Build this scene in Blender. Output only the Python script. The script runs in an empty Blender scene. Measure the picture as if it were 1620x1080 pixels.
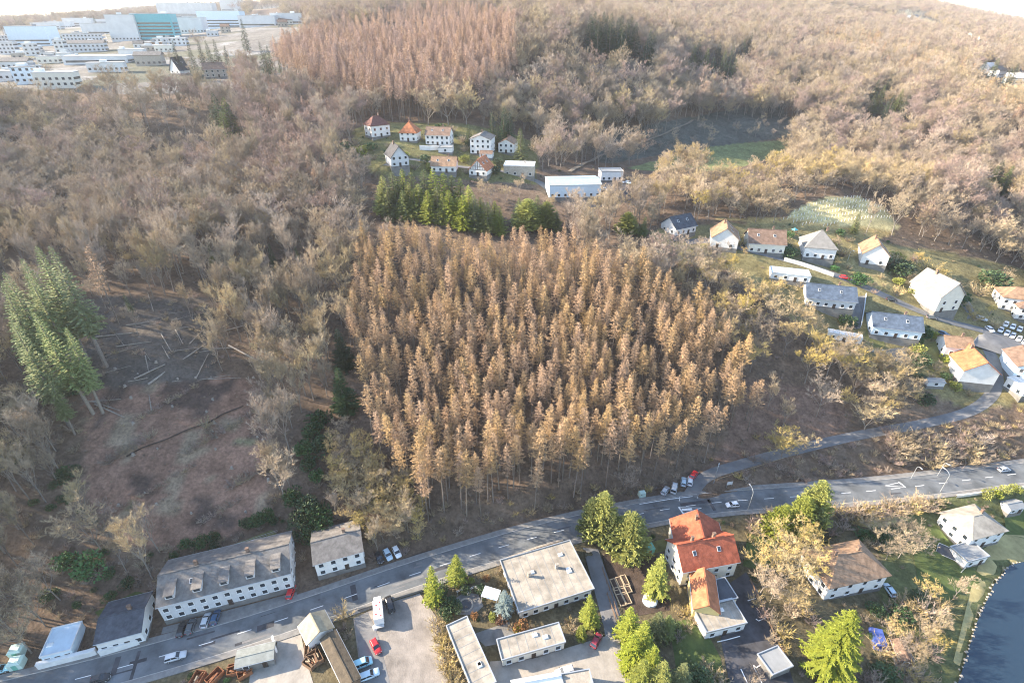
import bpy, math, random
import numpy as np
from mathutils import Vector, Matrix, geometry

# ------------------------------------------------------------------ camera, sky, sun, exposure
scene = bpy.context.scene
F, CX, CY, CAMH, PITCH = 840.0, 810.0, 540.0, 130.0, math.radians(31.3)
CT, ST = math.cos(PITCH), math.sin(PITCH)
cam_data = bpy.data.cameras.new('camera')
cam_data.sensor_width = 36.0
cam_data.lens = F / 1620.0 * 36.0
cam_data.clip_start = 1.0
cam_data.clip_end = 20000.0
cam = bpy.data.objects.new('camera', cam_data)
scene.collection.objects.link(cam)
cam.location = (0, 0, CAMH)
cam.rotation_euler = (math.pi / 2 - PITCH, 0, 0)
scene.camera = cam

SUN_EL, SUN_AZ = math.radians(24.5), math.radians(-82.0)
world = bpy.data.worlds.new('World'); scene.world = world
world.use_nodes = True
wn = world.node_tree.nodes; wl = world.node_tree.links
wn.clear()
w_out = wn.new('ShaderNodeOutputWorld'); w_bg = wn.new('ShaderNodeBackground'); w_sky = wn.new('ShaderNodeTexSky')
w_sky.sky_type = 'NISHITA'; w_sky.sun_disc = False
w_sky.sun_elevation = SUN_EL; w_sky.sun_rotation = SUN_AZ
w_sky.altitude = 200; w_sky.air_density = 1.0; w_sky.dust_density = 0.7; w_sky.ozone_density = 1.0
w_bg.inputs['Strength'].default_value = 0.15
wl.new(w_sky.outputs[0], w_bg.inputs['Color']); wl.new(w_bg.outputs[0], w_out.inputs['Surface'])
sun_data = bpy.data.lights.new('sun', 'SUN')
sun_data.energy = 5.0; sun_data.angle = math.radians(0.5); sun_data.color = (1.0, 0.84, 0.64)
sun = bpy.data.objects.new('sun', sun_data); scene.collection.objects.link(sun)
TO_SUN = Vector((math.sin(SUN_AZ) * math.cos(SUN_EL), math.cos(SUN_AZ) * math.cos(SUN_EL), math.sin(SUN_EL)))
sun.rotation_euler = TO_SUN.to_track_quat('Z', 'Y').to_euler()
sun.location = (-200, 60, 300)
scene.view_settings.view_transform = 'Standard'
scene.view_settings.look = 'None'
scene.view_settings.gamma = 1.0
scene.view_settings.use_curve_mapping = False
scene.view_settings.exposure = 1.88
scene.cycles.filter_width = 1.1
scene.cycles.use_denoising = True
scene.cycles.max_bounces = 5
scene.cycles.diffuse_bounces = 2
scene.cycles.glossy_bounces = 2
scene.cycles.volume_bounces = 0

COL = scene.collection
R = random.Random(7)
NR = np.random.RandomState(5)

# ------------------------------------------------------------------ small helpers
def link(o, parent=None):
    COL.objects.link(o)
    if parent is not None: o.parent = parent
    return o

def tag(o, label=None, cat=None, group=None, kind=None):
    if label: o['label'] = label
    if cat: o['category'] = cat
    if group: o['group'] = group
    if kind: o['kind'] = kind
    return o

def empty(name, loc=(0, 0, 0), rz=0.0):
    o = bpy.data.objects.new(name, None)
    o.empty_display_size = 0.5
    o.location = loc; o.rotation_euler = (0, 0, rz)
    return link(o)

class MB:
    def __init__(s): s.v, s.f, s.m = [], [], []
    def add(s, vs, fs, mi=0):
        b = len(s.v); s.v.extend([tuple(p) for p in vs])
        for f in fs: s.f.append(tuple(i + b for i in f)); s.m.append(mi)
        return s
    def box(s, c, d, rz=0.0, mi=0, taper=1.0):
        hx, hy, hz = d[0] / 2, d[1] / 2, d[2] / 2
        cr, sr = math.cos(rz), math.sin(rz); vs = []
        for z, k in ((-hz, 1.0), (hz, taper)):
            for x, y in ((-hx, -hy), (hx, -hy), (hx, hy), (-hx, hy)):
                x, y = x * k, y * k
                vs.append((c[0] + x * cr - y * sr, c[1] + x * sr + y * cr, c[2] + z))
        return s.add(vs, [(0, 3, 2, 1), (4, 5, 6, 7), (0, 1, 5, 4), (1, 2, 6, 5), (2, 3, 7, 6), (3, 0, 4, 7)], mi)
    def tube(s, p0, p1, r0, r1, n=6, mi=0, cap=True):
        p0, p1 = Vector(p0), Vector(p1); d = (p1 - p0)
        if d.length < 1e-6: return s
        d.normalize(); a = d.orthogonal().normalized(); b = d.cross(a); vs = []
        for p, r in ((p0, r0), (p1, r1)):
            for k in range(n):
                t = 2 * math.pi * k / n
                vs.append(p + a * (r * math.cos(t)) + b * (r * math.sin(t)))
        fs = [(k, (k + 1) % n, n + (k + 1) % n, n + k) for k in range(n)]
        if cap: fs += [tuple(range(n, 2 * n)), tuple(reversed(range(n)))]
        return s.add(vs, fs, mi)
    def slab(s, pts, th, mi=0):
        """flat polygon (list of 3d points) given thickness downwards along its normal"""
        P = [Vector(p) for p in pts]; nrm = (P[1] - P[0]).cross(P[2] - P[0]).normalized()
        if nrm.z < 0: P.reverse(); nrm = -nrm
        n = len(P); vs = P + [p - nrm * th for p in P]
        fs = [tuple(range(n)), tuple(reversed(range(n, 2 * n)))] + [(k, n + k, n + (k + 1) % n, (k + 1) % n) for k in range(n)]
        return s.add(vs, fs, mi)
    def mesh(s, name, mats, smooth=False):
        me = bpy.data.meshes.new(name)
        me.from_pydata([tuple(p) for p in s.v], [], s.f)
        for m in (mats if isinstance(mats, (list, tuple)) else [mats]): me.materials.append(m)
        me.polygons.foreach_set('material_index', s.m)
        if smooth: me.polygons.foreach_set('use_smooth', [True] * len(me.polygons))
        me.update()
        return me
    def ob(s, name, mats, parent=None, smooth=False):
        return link(bpy.data.objects.new(name, s.mesh(name, mats, smooth)), parent)

def inst(name, me, parent=None, loc=(0, 0, 0), rz=0.0, sc=None):
    o = bpy.data.objects.new(name, me)
    o.location = loc; o.rotation_euler = (0, 0, rz)
    if sc is not None: o.scale = sc
    return link(o, parent)

# ------------------------------------------------------------------ materials
def lin(h):
    h = h.lstrip('#'); o = []
    for i in (0, 2, 4):
        c = int(h[i:i + 2], 16) / 255.0
        o.append(c / 12.92 if c <= 0.04045 else ((c + 0.055) / 1.055) ** 2.4)
    return tuple(o)

MATS = {}
def mat(name, col, rough=0.8, var=0.25, scale=0.6, col2=None, rnd=0.0, spec=0.3, bump=0.0, bscale=3.0, metal=0.0, wave=None, coords='Object', fine=None):
    """principled with two octaves of wear/tint noise; rnd tints each object on its own"""
    if name in MATS: return MATS[name]
    m = bpy.data.materials.new(name); m.use_nodes = True
    nt = m.node_tree; N, L = nt.nodes, nt.links; N.clear()
    out = N.new('ShaderNodeOutputMaterial'); b = N.new('ShaderNodeBsdfPrincipled')
    b.inputs['Roughness'].default_value = rough; b.inputs['Specular IOR Level'].default_value = spec; b.inputs['Metallic'].default_value = metal
    L.new(b.outputs[0], out.inputs['Surface'])
    tc = N.new('ShaderNodeTexCoord'); no = N.new('ShaderNodeTexNoise')
    no.inputs['Scale'].default_value = scale; no.inputs['Detail'].default_value = 6.0; no.inputs['Roughness'].default_value = 0.65
    L.new(tc.outputs[coords], no.inputs['Vector'])
    mr = N.new('ShaderNodeMapRange'); mr.inputs[1].default_value = 0.3; mr.inputs[2].default_value = 0.7
    L.new(no.outputs['Fac'], mr.inputs[0])
    c1 = tuple(max(0, x * (1 - var)) for x in col); c2 = col2 or tuple(min(1, x * (1 + var)) for x in col)
    mx = N.new('ShaderNodeMix'); mx.data_type = 'RGBA'
    mx.inputs[6].default_value = (*c1, 1); mx.inputs[7].default_value = (*c2, 1)
    L.new(mr.outputs[0], mx.inputs[0]); last = mx.outputs[2]
    if wave:
        wv = N.new('ShaderNodeTexWave'); wv.bands_direction = wave[0]; wv.inputs['Scale'].default_value = wave[1]; wv.inputs['Distortion'].default_value = wave[3] if len(wave) > 3 else 0.4
        L.new(tc.outputs['Object'], wv.inputs['Vector'])
        m2 = N.new('ShaderNodeMix'); m2.data_type = 'RGBA'; m2.blend_type = 'MULTIPLY'; m2.inputs[0].default_value = wave[2]
        L.new(last, m2.inputs[6]); L.new(wv.outputs['Color'], m2.inputs[7]); last = m2.outputs[2]
    if rnd > 0:
        oi = N.new('ShaderNodeObjectInfo'); hs = N.new('ShaderNodeHueSaturation')
        r1 = N.new('ShaderNodeMapRange'); r1.inputs[3].default_value = 1 - rnd; r1.inputs[4].default_value = 1 + rnd
        L.new(oi.outputs['Random'], r1.inputs[0]); L.new(r1.outputs[0], hs.inputs['Value'])
        mu = N.new('ShaderNodeMath'); mu.operation = 'MULTIPLY'; mu.inputs[1].default_value = 7.31
        fr = N.new('ShaderNodeMath'); fr.operation = 'FRACT'
        L.new(oi.outputs['Random'], mu.inputs[0]); L.new(mu.outputs[0], fr.inputs[0])
        r2 = N.new('ShaderNodeMapRange'); r2.inputs[3].default_value = 0.5 - rnd * 0.05; r2.inputs[4].default_value = 0.5 + rnd * 0.05
        L.new(fr.outputs[0], r2.inputs[0]); L.new(r2.outputs[0], hs.inputs['Hue'])
        r3 = N.new('ShaderNodeMapRange'); r3.inputs[3].default_value = 1 - rnd * 0.8; r3.inputs[4].default_value = 1 + rnd * 0.5
        L.new(fr.outputs[0], r3.inputs[0]); L.new(r3.outputs[0], hs.inputs['Saturation'])
        L.new(last, hs.inputs['Color']); last = hs.outputs[0]
    L.new(last, b.inputs['Base Color'])
    if bump > 0:
        n2 = N.new('ShaderNodeTexNoise'); n2.inputs['Scale'].default_value = bscale; n2.inputs['Detail'].default_value = 8
        L.new(tc.outputs[coords], n2.inputs['Vector'])
        bp = N.new('ShaderNodeBump'); bp.inputs['Strength'].default_value = bump; bp.inputs['Distance'].default_value = 0.3
        L.new(n2.outputs['Fac'], bp.inputs['Height']); L.new(bp.outputs[0], b.inputs['Normal'])
    MATS[name] = m
    return m

# ------------------------------------------------------------------ terrain from surveyed points
def ray(u, v):
    x, y = (u - CX) / F, (v - CY) / F
    return np.array([x, CT - y * ST, -(ST + y * CT)])     # per metre of depth

PIX = [  # image column, row, elevation of the ground seen there
 (0,1103,0),(161,1063,0),(313,1021,0),(420,988,0),(524,953,0),(627,917,0),(720,887,0),(823,856,0),(930,829,0),(1049,806,0),(1137,794,0),(1218,788,0),(1330,780,0),(1473,766,0),(1560,755,0),(1640,745,0),
 (600,1040,0),(480,1060,0),(750,960,0),(900,1000,0),(1100,1000,-.5),(1250,930,-1),(1300,860,-1),(1420,850,-2.5),(1480,900,-4),(1560,830,-4.5),(1620,800,-4.5),(1400,1050,-4),(1540,1000,-5.5),(1620,900,-5.5),(1640,1040,-6),
 (1700,760,-2),
 (30,1040,0.5),(200,960,1.5),(350,930,1),(450,880,1.5),(530,880,1.2),(620,875,0.8),
 (120,900,5),(250,880,5),(430,830,6),(480,800,7),(600,800,6),(850,800,4.5),(1050,765,3),(950,790,3.5),
 (250,830,9),(250,750,15),(250,650,25),(250,550,34),(250,450,43),(0,850,12),(0,700,27),(0,600,34),(0,400,46),(120,600,31),(420,650,20),(420,550,29),(420,450,38),
 (800,624,17),(850,457,35),(650,624,18),(650,457,37),(800,720,9.5),(950,700,10),(1000,624,16),(1080,520,27),(1000,457,35),(560,700,13),
 (700,355,50),(850,355,48),(560,355,49),(980,370,46),
 (400,330,51),(300,300,54),(150,300,53),(0,300,56),(450,260,62),(300,250,61),(100,250,61),
 (1130,380,44),(1290,420,38),(1400,470,30),(1480,510,24),(1560,550,19),(1600,525,18.5),(1620,600,14),
 (1120,748,1),(1240,715,3),(1350,690,5),(1460,670,6.5),(1540,650,8),(1575,610,11),(1568,565,16),
 (1300,600,14),(1350,530,22),(1250,500,28),(1180,640,13),(1180,700,6.5),(1200,560,21),
 (1340,335,50),(1290,375,43),(1340,300,56),(1430,390,38),(1500,420,31),(1600,400,30),(1550,460,26),
 (600,215,73),(700,225,70),(763,240,66),(820,268,60),(628,255,66),(706,265,63),(760,268,61.5),(910,295,54),(965,300,53),(1000,262,50.5),(950,245,54),
 (1080,200,61),
]
WPT = [  # surveyed in plan: x, y, elevation
 (150,285,59),(110,300,55),(220,268,48),(160,330,49),(120,360,48),(230,330,40),(190,405,45.5),(230,420,44),(190,455,61),(240,470,58),(155,450,60),(205,490,62),(190,525,72),(235,540,70),(250,610,86),(300,800,104),(400,1100,130),(500,1500,165),(800,1500,142),
 (300,300,36),(290,380,42),(330,430,52),(420,500,66),(520,600,74),(700,700,78),(1000,1100,82),(900,500,60),(600,300,30),(500,150,5),(800,0,0),
 (50,400,70),(40,460,104),(90,500,102),(50,520,114),(100,650,120),(100,900,122),(100,1500,152),
 (-30,345,75),(-60,350,76),(-70,400,84),(-70,450,92),(-80,520,104),(-90,600,116),(-100,700,127),(-120,1000,142),(0,1700,180),
 (-160,380,84),(-240,370,84),(-320,365,85),(-300,340,75),(-290,310,66),(-200,340,73),(-300,400,92),(-380,390,89),(-220,430,92),(-330,550,101),(-450,550,98),(-480,800,112),(-300,800,122),(-600,1100,118),(-200,900,130),(-350,1200,138),(-800,700,98),(-900,1100,108),(-800,1500,131),(-1200,1400,106),(-600,1600,150),(-1500,1900,100),
 (-1000,2400,156),(-1300,2600,150),(-2600,2900,45),(-2000,2800,96),(-3500,3500,40),(0,2800,225),(600,2500,222),(1200,2500,205),(1700,2600,172),(2300,2900,95),(2800,3000,60),(3600,3200,60),(0,6000,120),(-5000,6000,60),(5000,6000,60),(2000,1500,70),(5000,0,30),(-5000,0,60),
 (-225,110,52),(-270,110,68),(-320,160,78),(-420,250,92),(-280,60,66),(-280,0,55),(-400,60,80),(-260,-80,45),(-320,240,68),(-600,300,92),
 (0,20,0),(-100,20,0),(-60,-100,0),(100,20,-3),(200,40,-6),(100,-100,-4),(300,100,-3),(-160,40,6),(0,-1500,30),(2000,-1500,30),(-2000,-1500,60),
]
cp = []
for u, v, e in PIX:
    d = ray(u, v); z = (CAMH - e) / -d[2]; cp.append((d[0] * z, d[1] * z, e))
cp = np.array(cp + [tuple(map(float, p)) for p in WPT])
def _k(r2): return np.where(r2 > 1e-12, r2 * np.log(r2 + 1e-12), 0.0)
S0 = 100.0
def _warp(x, y):                       # compress far distance so the far spread does not stiffen the near ground
    r = np.hypot(x, y - 150.0) + 1e-9; k = np.where(r > 300, (300 + 300 * np.log(np.maximum(r, 300) / 300)) / r, 1.0)
    return x * k / S0, (y - 150.0) * k / S0
_cx, _cy = _warp(cp[:, 0], cp[:, 1]); _n = len(cp)
_A = np.zeros((_n + 3, _n + 3))
_A[:_n, :_n] = _k((_cx[:, None] - _cx[None]) ** 2 + (_cy[:, None] - _cy[None]) ** 2) + np.eye(_n) * 0.012
_A[:_n, _n] = 1; _A[:_n, _n + 1] = _cx; _A[:_n, _n + 2] = _cy; _A[_n:, :_n] = _A[:_n, _n:].T
_w = np.linalg.solve(_A, np.concatenate([cp[:, 2], [0, 0, 0]]))
def tps(x, y):
    x = np.asarray(x, float).ravel(); y = np.asarray(y, float).ravel(); wx, wy = _warp(x, y); o = np.empty(len(x))
    for i in range(0, len(x), 20000):
        a, b = wx[i:i + 20000], wy[i:i + 20000]
        o[i:i + 20000] = _k((a[:, None] - _cx[None]) ** 2 + (b[:, None] - _cy[None]) ** 2) @ _w[:_n] + _w[_n] + _w[_n + 1] * a + _w[_n + 2] * b
    return o

def catmull(P, step=3.0):
    P = [np.array(p, float) for p in P]; P = [2 * P[0] - P[1]] + P + [2 * P[-1] - P[-2]]; o = []
    for i in range(1, len(P) - 2):
        a, b, c, d = P[i - 1:i + 3]; n = max(1, int(np.linalg.norm(c[:2] - b[:2]) / step))
        for k in range(n):
            t = k / n
            o.append(0.5 * (2 * b + (c - a) * t + (2 * a - 5 * b + 4 * c - d) * t * t + (3 * b - a - 3 * c + d) * t ** 3))
    o.append(P[-2]); return np.array(o)
def pixline(L):
    o = []
    for u, v, e in L:
        d = ray(u, v); z = (CAMH - e) / -d[2]; o.append((d[0] * z, d[1] * z, e))
    return o
MAIN = catmull(pixline([(-330,1170,0),(-80,1122,0),(0,1103,0),(161,1063,0),(313,1021,0),(420,988,0),(524,953,0),(627,917,0),(720,887,0),(823,856,0),(930,829,0),(1049,806,0),(1137,794,0),(1218,788,0),(1330,780,0),(1400,774,0),(1473,766,0),(1560,755,0),(1640,745,0),(1800,724,0),(2100,690,0)]))
LANE = catmull(pixline([(1092,783,0.05),(1102,768,0.2),(1120,752,0.9),(1160,738,1.8),(1240,716,3),(1350,690,5),(1460,670,6.5),(1530,652,8),(1566,628,10),(1577,600,12.5),(1570,566,16.5),(1553,536,19.5),(1545,520,20.5)]))
STREET = catmull(pixline([(1700,566,13),(1620,545,17),(1560,524,20),(1500,508,23.5),(1450,490,27),(1400,468,30.5),(1345,444,34),(1290,424,37.5),(1230,407,40.5),(1180,394,42.5),(1130,381,44),(1085,383,43.5)]))
UPPER = catmull(pixline([(610,262,66),(640,252,67),(680,256,65.3),(730,264,63),(790,270,61),(850,287,56),(900,322,50),(960,325,49.5)]))

def axis(lo, hi, step, far_lo, far_hi, n):
    a = np.arange(lo, hi + step * .5, step); g = np.geomspace(step, 1, 2)
    def tail(dist): 
        s = [step]; 
        while sum(s) < dist: s.append(s[-1] * 1.09)
        return np.cumsum(s)
    return np.concatenate([lo - tail(lo - far_lo)[::-1], a, hi + tail(far_hi - hi)])
GX = axis(-250, 290, 2.0, -7000, 7000, 0); GY = axis(30, 480, 2.0, -1500, 8000, 0)
XX, YY = np.meshgrid(GX, GY)
HH = tps(XX, YY).reshape(XX.shape)
def line_dist(line, x, y):
    best = np.full(x.shape, 1e9); ze = np.zeros(x.shape)
    for a, b in zip(line[:-1], line[1:]):
        d = b - a; l2 = d[0] ** 2 + d[1] ** 2 + 1e-9
        t = np.clip(((x - a[0]) * d[0] + (y - a[1]) * d[1]) / l2, 0, 1)
        r = np.hypot(x - a[0] - t * d[0], y - a[1] - t * d[1]); k = r < best
        best[k] = r[k]; ze[k] = (a[2] + t * d[2])[k]
    return best, ze
def lattice(x, y, wl, seed):
    rs = np.random.RandomState(seed).rand(256, 256); fx, fy = x / wl, y / wl
    ix, iy = np.floor(fx).astype(int), np.floor(fy).astype(int); tx, ty = fx - ix, fy - iy
    tx = tx * tx * (3 - 2 * tx); ty = ty * ty * (3 - 2 * ty); g = lambda a, b: rs[a % 256, b % 256]
    return (g(ix, iy) * (1 - tx) + g(ix + 1, iy) * tx) * (1 - ty) + (g(ix, iy + 1) * (1 - tx) + g(ix + 1, iy + 1) * tx) * ty - 0.5
near = (np.abs(XX) < 320) & (YY > -40) & (YY < 520)
rough = np.clip((HH - 3) / 8, 0, 1)
HH += rough * (lattice(XX, YY, 17, 1) * 1.6 + lattice(XX, YY, 7, 2) * 0.7)
for line, half in ((MAIN, 7.0), (LANE, 2.6), (STREET, 3.6), (UPPER, 2.6)):
    sel = near.ravel().nonzero()[0]; d, ze = line_dist(line, XX.ravel()[sel], YY.ravel()[sel])
    t = np.clip(1 - (d - half) / 6.0, 0, 1); t = t * t * (3 - 2 * t)
    hf = HH.ravel(); hf[sel] = hf[sel] * (1 - t) + (ze - 0.08) * t; HH = hf.reshape(XX.shape)
def hz(x, y):
    x = np.asarray(x, float); y = np.asarray(y, float)
    i = np.clip(np.searchsorted(GX, x) - 1, 0, len(GX) - 2); j = np.clip(np.searchsorted(GY, y) - 1, 0, len(GY) - 2)
    tx = (x - GX[i]) / (GX[i + 1] - GX[i]); ty = (y - GY[j]) / (GY[j + 1] - GY[j])
    return (HH[j, i] * (1 - tx) + HH[j, i + 1] * tx) * (1 - ty) + (HH[j + 1, i] * (1 - tx) + HH[j + 1, i + 1] * tx) * ty
def H(x, y): return float(hz(x, y))
_ZS = np.geomspace(60, 6000, 2400)
def P(u, v, dh=0.0):
    """the place on the ground (or dh above it) that the photograph shows at column u, row v"""
    d = ray(u, v); x, y, z = d[0] * _ZS, d[1] * _ZS, CAMH + d[2] * _ZS
    g = z - hz(x, y) - dh; k = np.nonzero(g < 0)[0]
    if len(k) == 0: k = [int(np.searchsorted(_ZS, 2600.0))]; zz = _ZS[k[0]]; return Vector((d[0] * zz, d[1] * zz, H(d[0] * zz, d[1] * zz)))
    i = max(1, k[0]); t = g[i - 1] / (g[i - 1] - g[i] + 1e-12); zz = _ZS[i - 1] + t * (_ZS[i] - _ZS[i - 1])
    return Vector((d[0] * zz, d[1] * zz, CAMH + d[2] * zz))
def PZ(u, v, z):
    d = ray(u, v); k = (CAMH - z) / -d[2]
    return Vector((d[0] * k, d[1] * k, z))
def proj(x, y, z):
    x = np.asarray(x, float); y = np.asarray(y, float); z = np.asarray(z, float)
    dp = y * CT + (CAMH - z) * ST; vv = ((CAMH - z) * CT - y * ST)
    dp = np.where(dp > 1, dp, 1e-3)
    return CX + F * x / dp, CY + F * vv / dp, dp
def inpoly(poly, u, v):
    u = np.asarray(u, float); v = np.asarray(v, float); o = np.zeros(u.shape, bool); n = len(poly)
    for i in range(n):
        (x0, y0), (x1, y1) = poly[i], poly[(i + 1) % n]
        if y0 == y1: continue
        c = ((y0 > v) != (y1 > v)) & (u < (x1 - x0) * (v - y0) / (y1 - y0) + x0); o ^= c
    return o
# ------------------------------------------------------------------ materials used in the place
BARK = mat('bark', (0.17, 0.14, 0.115), 0.9, 0.3, 2.0, rnd=0.2)
BARKP = mat('pale_bark', (0.23, 0.20, 0.17), 0.9, 0.3, 2.0, rnd=0.15)
LARCH = mat('larch_twigs', (0.415, 0.275, 0.148), 0.85, 0.22, 0.5, rnd=0.16)
LARCHP = mat('far_larch_twigs', (0.42, 0.285, 0.205), 0.85, 0.22, 0.5, rnd=0.2)
TWIG = mat('bare_twigs', (0.375, 0.298, 0.215), 0.9, 0.25, 0.4, rnd=0.26)
TWIGW = mat('bare_twigs_warm', (0.42, 0.325, 0.20), 0.9, 0.25, 0.4, rnd=0.2)
TWIGR = mat('bare_twigs_reddish', (0.34, 0.245, 0.20), 0.9, 0.25, 0.4, rnd=0.2)
TWIGY = mat('catkin_twigs', (0.50, 0.375, 0.15), 0.85, 0.25, 0.4, rnd=0.2)
NEED = mat('dark_needles', (0.040, 0.066, 0.026), 0.7, 0.35, 0.8, rnd=0.25)
NEEDO = mat('olive_needles', (0.13, 0.155, 0.045), 0.7, 0.35, 0.8, rnd=0.2)
NEEDY = mat('yellow_green_needles', (0.225, 0.245, 0.040), 0.7, 0.35, 0.8, rnd=0.18)
FIRN = mat('fir_needles', (0.22, 0.255, 0.10), 0.7, 0.3, 0.8, rnd=0.15)
NEEDB = mat('blue_needles', (0.20, 0.25, 0.235), 0.7, 0.3, 0.8)
LEAF = mat('evergreen_leaves', (0.045, 0.085, 0.03), 0.6, 0.4, 1.0, rnd=0.25)
LEAFG = mat('bright_evergreen_leaves', (0.07, 0.16, 0.05), 0.6, 0.3, 1.0, rnd=0.1)
LEAFO = mat('brown_leaves', (0.24, 0.12, 0.055), 0.8, 0.3, 1.0, rnd=0.2)
ASPH = mat('asphalt', (0.125, 0.135, 0.142), 0.8, 0.42, 0.16, bump=0.15, bscale=6)
ASPHL = mat('worn_asphalt', (0.165, 0.165, 0.165), 0.85, 0.25, 0.25, bump=0.15, bscale=6)
ASPHD = mat('fresh_and_shaded_asphalt', (0.06, 0.06, 0.066), 0.85, 0.55, 0.22)  # fresh tar, and shade painted into the car park below the red house
PAVE = mat('pavement_slabs', (0.20, 0.195, 0.185), 0.9, 0.25, 0.6, bump=0.1)
CONC = mat('concrete', (0.30, 0.275, 0.24), 0.9, 0.22, 0.35, bump=0.2, bscale=2)
CONCD = mat('dark_concrete', (0.17, 0.165, 0.155), 0.9, 0.3, 0.4, bump=0.2)
GRAV = mat('gravel', (0.235, 0.21, 0.185), 0.95, 0.42, 0.16, bump=0.3, bscale=3)
SOIL = mat('dark_soil', (0.062, 0.045, 0.035), 0.95, 0.4, 0.5, bump=0.5, bscale=3)
LITT = mat('leaf_litter', (0.14, 0.095, 0.065), 0.95, 0.35, 0.4, bump=0.5, bscale=3)
LAWN = mat('lawn', (0.070, 0.095, 0.028), 0.95, 0.35, 0.35, bump=0.4, bscale=5)
LAWNY = mat('dry_lawn', (0.17, 0.165, 0.06), 0.95, 0.35, 0.35, bump=0.4, bscale=5)
DRYG = mat('dry_grass', (0.33, 0.28, 0.13), 0.95, 0.3, 0.3, bump=0.5, bscale=4)
PATHM = mat('trodden_earth', (0.24, 0.20, 0.15), 0.95, 0.25, 0.4, bump=0.3)
WHITE = mat('white_render', (0.69, 0.68, 0.655), 0.85, 0.12, 0.5)
TOWNW = mat('town_render', (0.58, 0.58, 0.57), 0.85, 0.12, 0.1)
TOWNR = mat('town_roofing', (0.50, 0.50, 0.49), 0.85, 0.3, 0.05)
CREAM = mat('cream_render', (0.66, 0.62, 0.53), 0.85, 0.08, 0.7)
GREYW = mat('grey_render', (0.52, 0.53, 0.54), 0.85, 0.1, 0.7)
BLUEW = mat('pale_blue_render', (0.58, 0.68, 0.74), 0.8, 0.08, 0.7)
STONE = mat('beige_stone', (0.36, 0.32, 0.27), 0.9, 0.25, 1.5, bump=0.4)
PAINT = mat('road_paint', (0.75, 0.75, 0.73), 0.7, 0.15, 1.5)
KERB = mat('kerb_stone', (0.33, 0.32, 0.30), 0.9, 0.2, 1.0)
def roofm(n, c, ws=1.6, var=0.38): return mat(n, c, 0.8, var, 0.7, wave=('Y', ws, 0.45), bump=0.25, bscale=4)
RRED = roofm('red_tiles', (0.42, 0.115, 0.06), 1.6, 0.4); RDRED = roofm('dark_red_tiles', (0.17, 0.075, 0.06)); RORG = roofm('orange_tiles', (0.47, 0.18, 0.085))
RBRN = roofm('brown_tiles', (0.23, 0.155, 0.115)); RGRY = roofm('grey_tiles', (0.21, 0.195, 0.18)); RSLT = roofm('slate', (0.085, 0.095, 0.115)); RDRK = roofm('dark_tiles', (0.065, 0.065, 0.072))
RBLU = roofm('blue_grey_slate', (0.10, 0.135, 0.19)); RTAN = roofm('tan_tiles', (0.34, 0.22, 0.14)); RMOS = roofm('mossy_boards', (0.12, 0.095, 0.065), 2.2)
FELT = mat('roofing_felt', (0.30, 0.27, 0.225), 0.9, 0.42, 0.28, bump=0.15); FELTG = mat('grey_felt', (0.24, 0.25, 0.255), 0.9, 0.2, 0.2); FELTW = mat('white_roofing', (0.74, 0.73, 0.70), 0.8, 0.08, 0.2)
FELTD = mat('dark_felt', (0.075, 0.085, 0.10), 0.9, 0.25, 0.3)
CORR = mat('corrugated_beige', (0.45, 0.38, 0.26), 0.7, 0.3, 0.6, wave=('X', 3.0, 0.5)); CORRG = mat('corrugated_grey', (0.27, 0.29, 0.27), 0.7, 0.25, 0.6, wave=('X', 3.0, 0.4))
LOGM = mat('weathered_log', (0.30, 0.265, 0.225), 0.9, 0.3, 1.5)
GLASS = mat('window_glass', (0.03, 0.04, 0.05), 0.08, 0.2, 1.0, spec=0.8)
FRAME = mat('window_frame', (0.72, 0.72, 0.70), 0.5, 0.05)
WOOD = mat('weathered_wood', (0.19, 0.12, 0.075), 0.9, 0.35, 1.2); WOODP = mat('pale_wood', (0.42, 0.33, 0.22), 0.85, 0.25, 1.2); DARKW = mat('dark_timber', (0.055, 0.04, 0.032), 0.8, 0.3)
RUST = mat('rust', (0.23, 0.095, 0.045), 0.85, 0.45, 1.2); STEEL = mat('galvanised_steel', (0.50, 0.52, 0.53), 0.45, 0.1, metal=0.6)
TEAL = mat('teal_panels', (0.10, 0.38, 0.42), 0.5, 0.1); TEALD = mat('teal_glass', (0.06, 0.25, 0.30), 0.3, 0.15)
RUBBER = mat('rubber', (0.02, 0.02, 0.021), 0.8, 0.1); CGLASS = mat('car_glass', (0.02, 0.027, 0.035), 0.06, 0.1, spec=0.8); LAMP = mat('lamp_lens', (0.8, 0.8, 0.78), 0.2, 0.05); TAIL = mat('tail_lens', (0.45, 0.02, 0.02), 0.25, 0.05)
GREENP = mat('green_paint', (0.16, 0.42, 0.33), 0.6, 0.12); PALEGR = mat('pale_green_metal', (0.52, 0.66, 0.58), 0.6, 0.1); BLUEP = mat('blue_sheet', (0.06, 0.10, 0.33), 0.6, 0.2)
CHARC = mat('charcoal_metal', (0.07, 0.07, 0.075), 0.5, 0.2)

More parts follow.
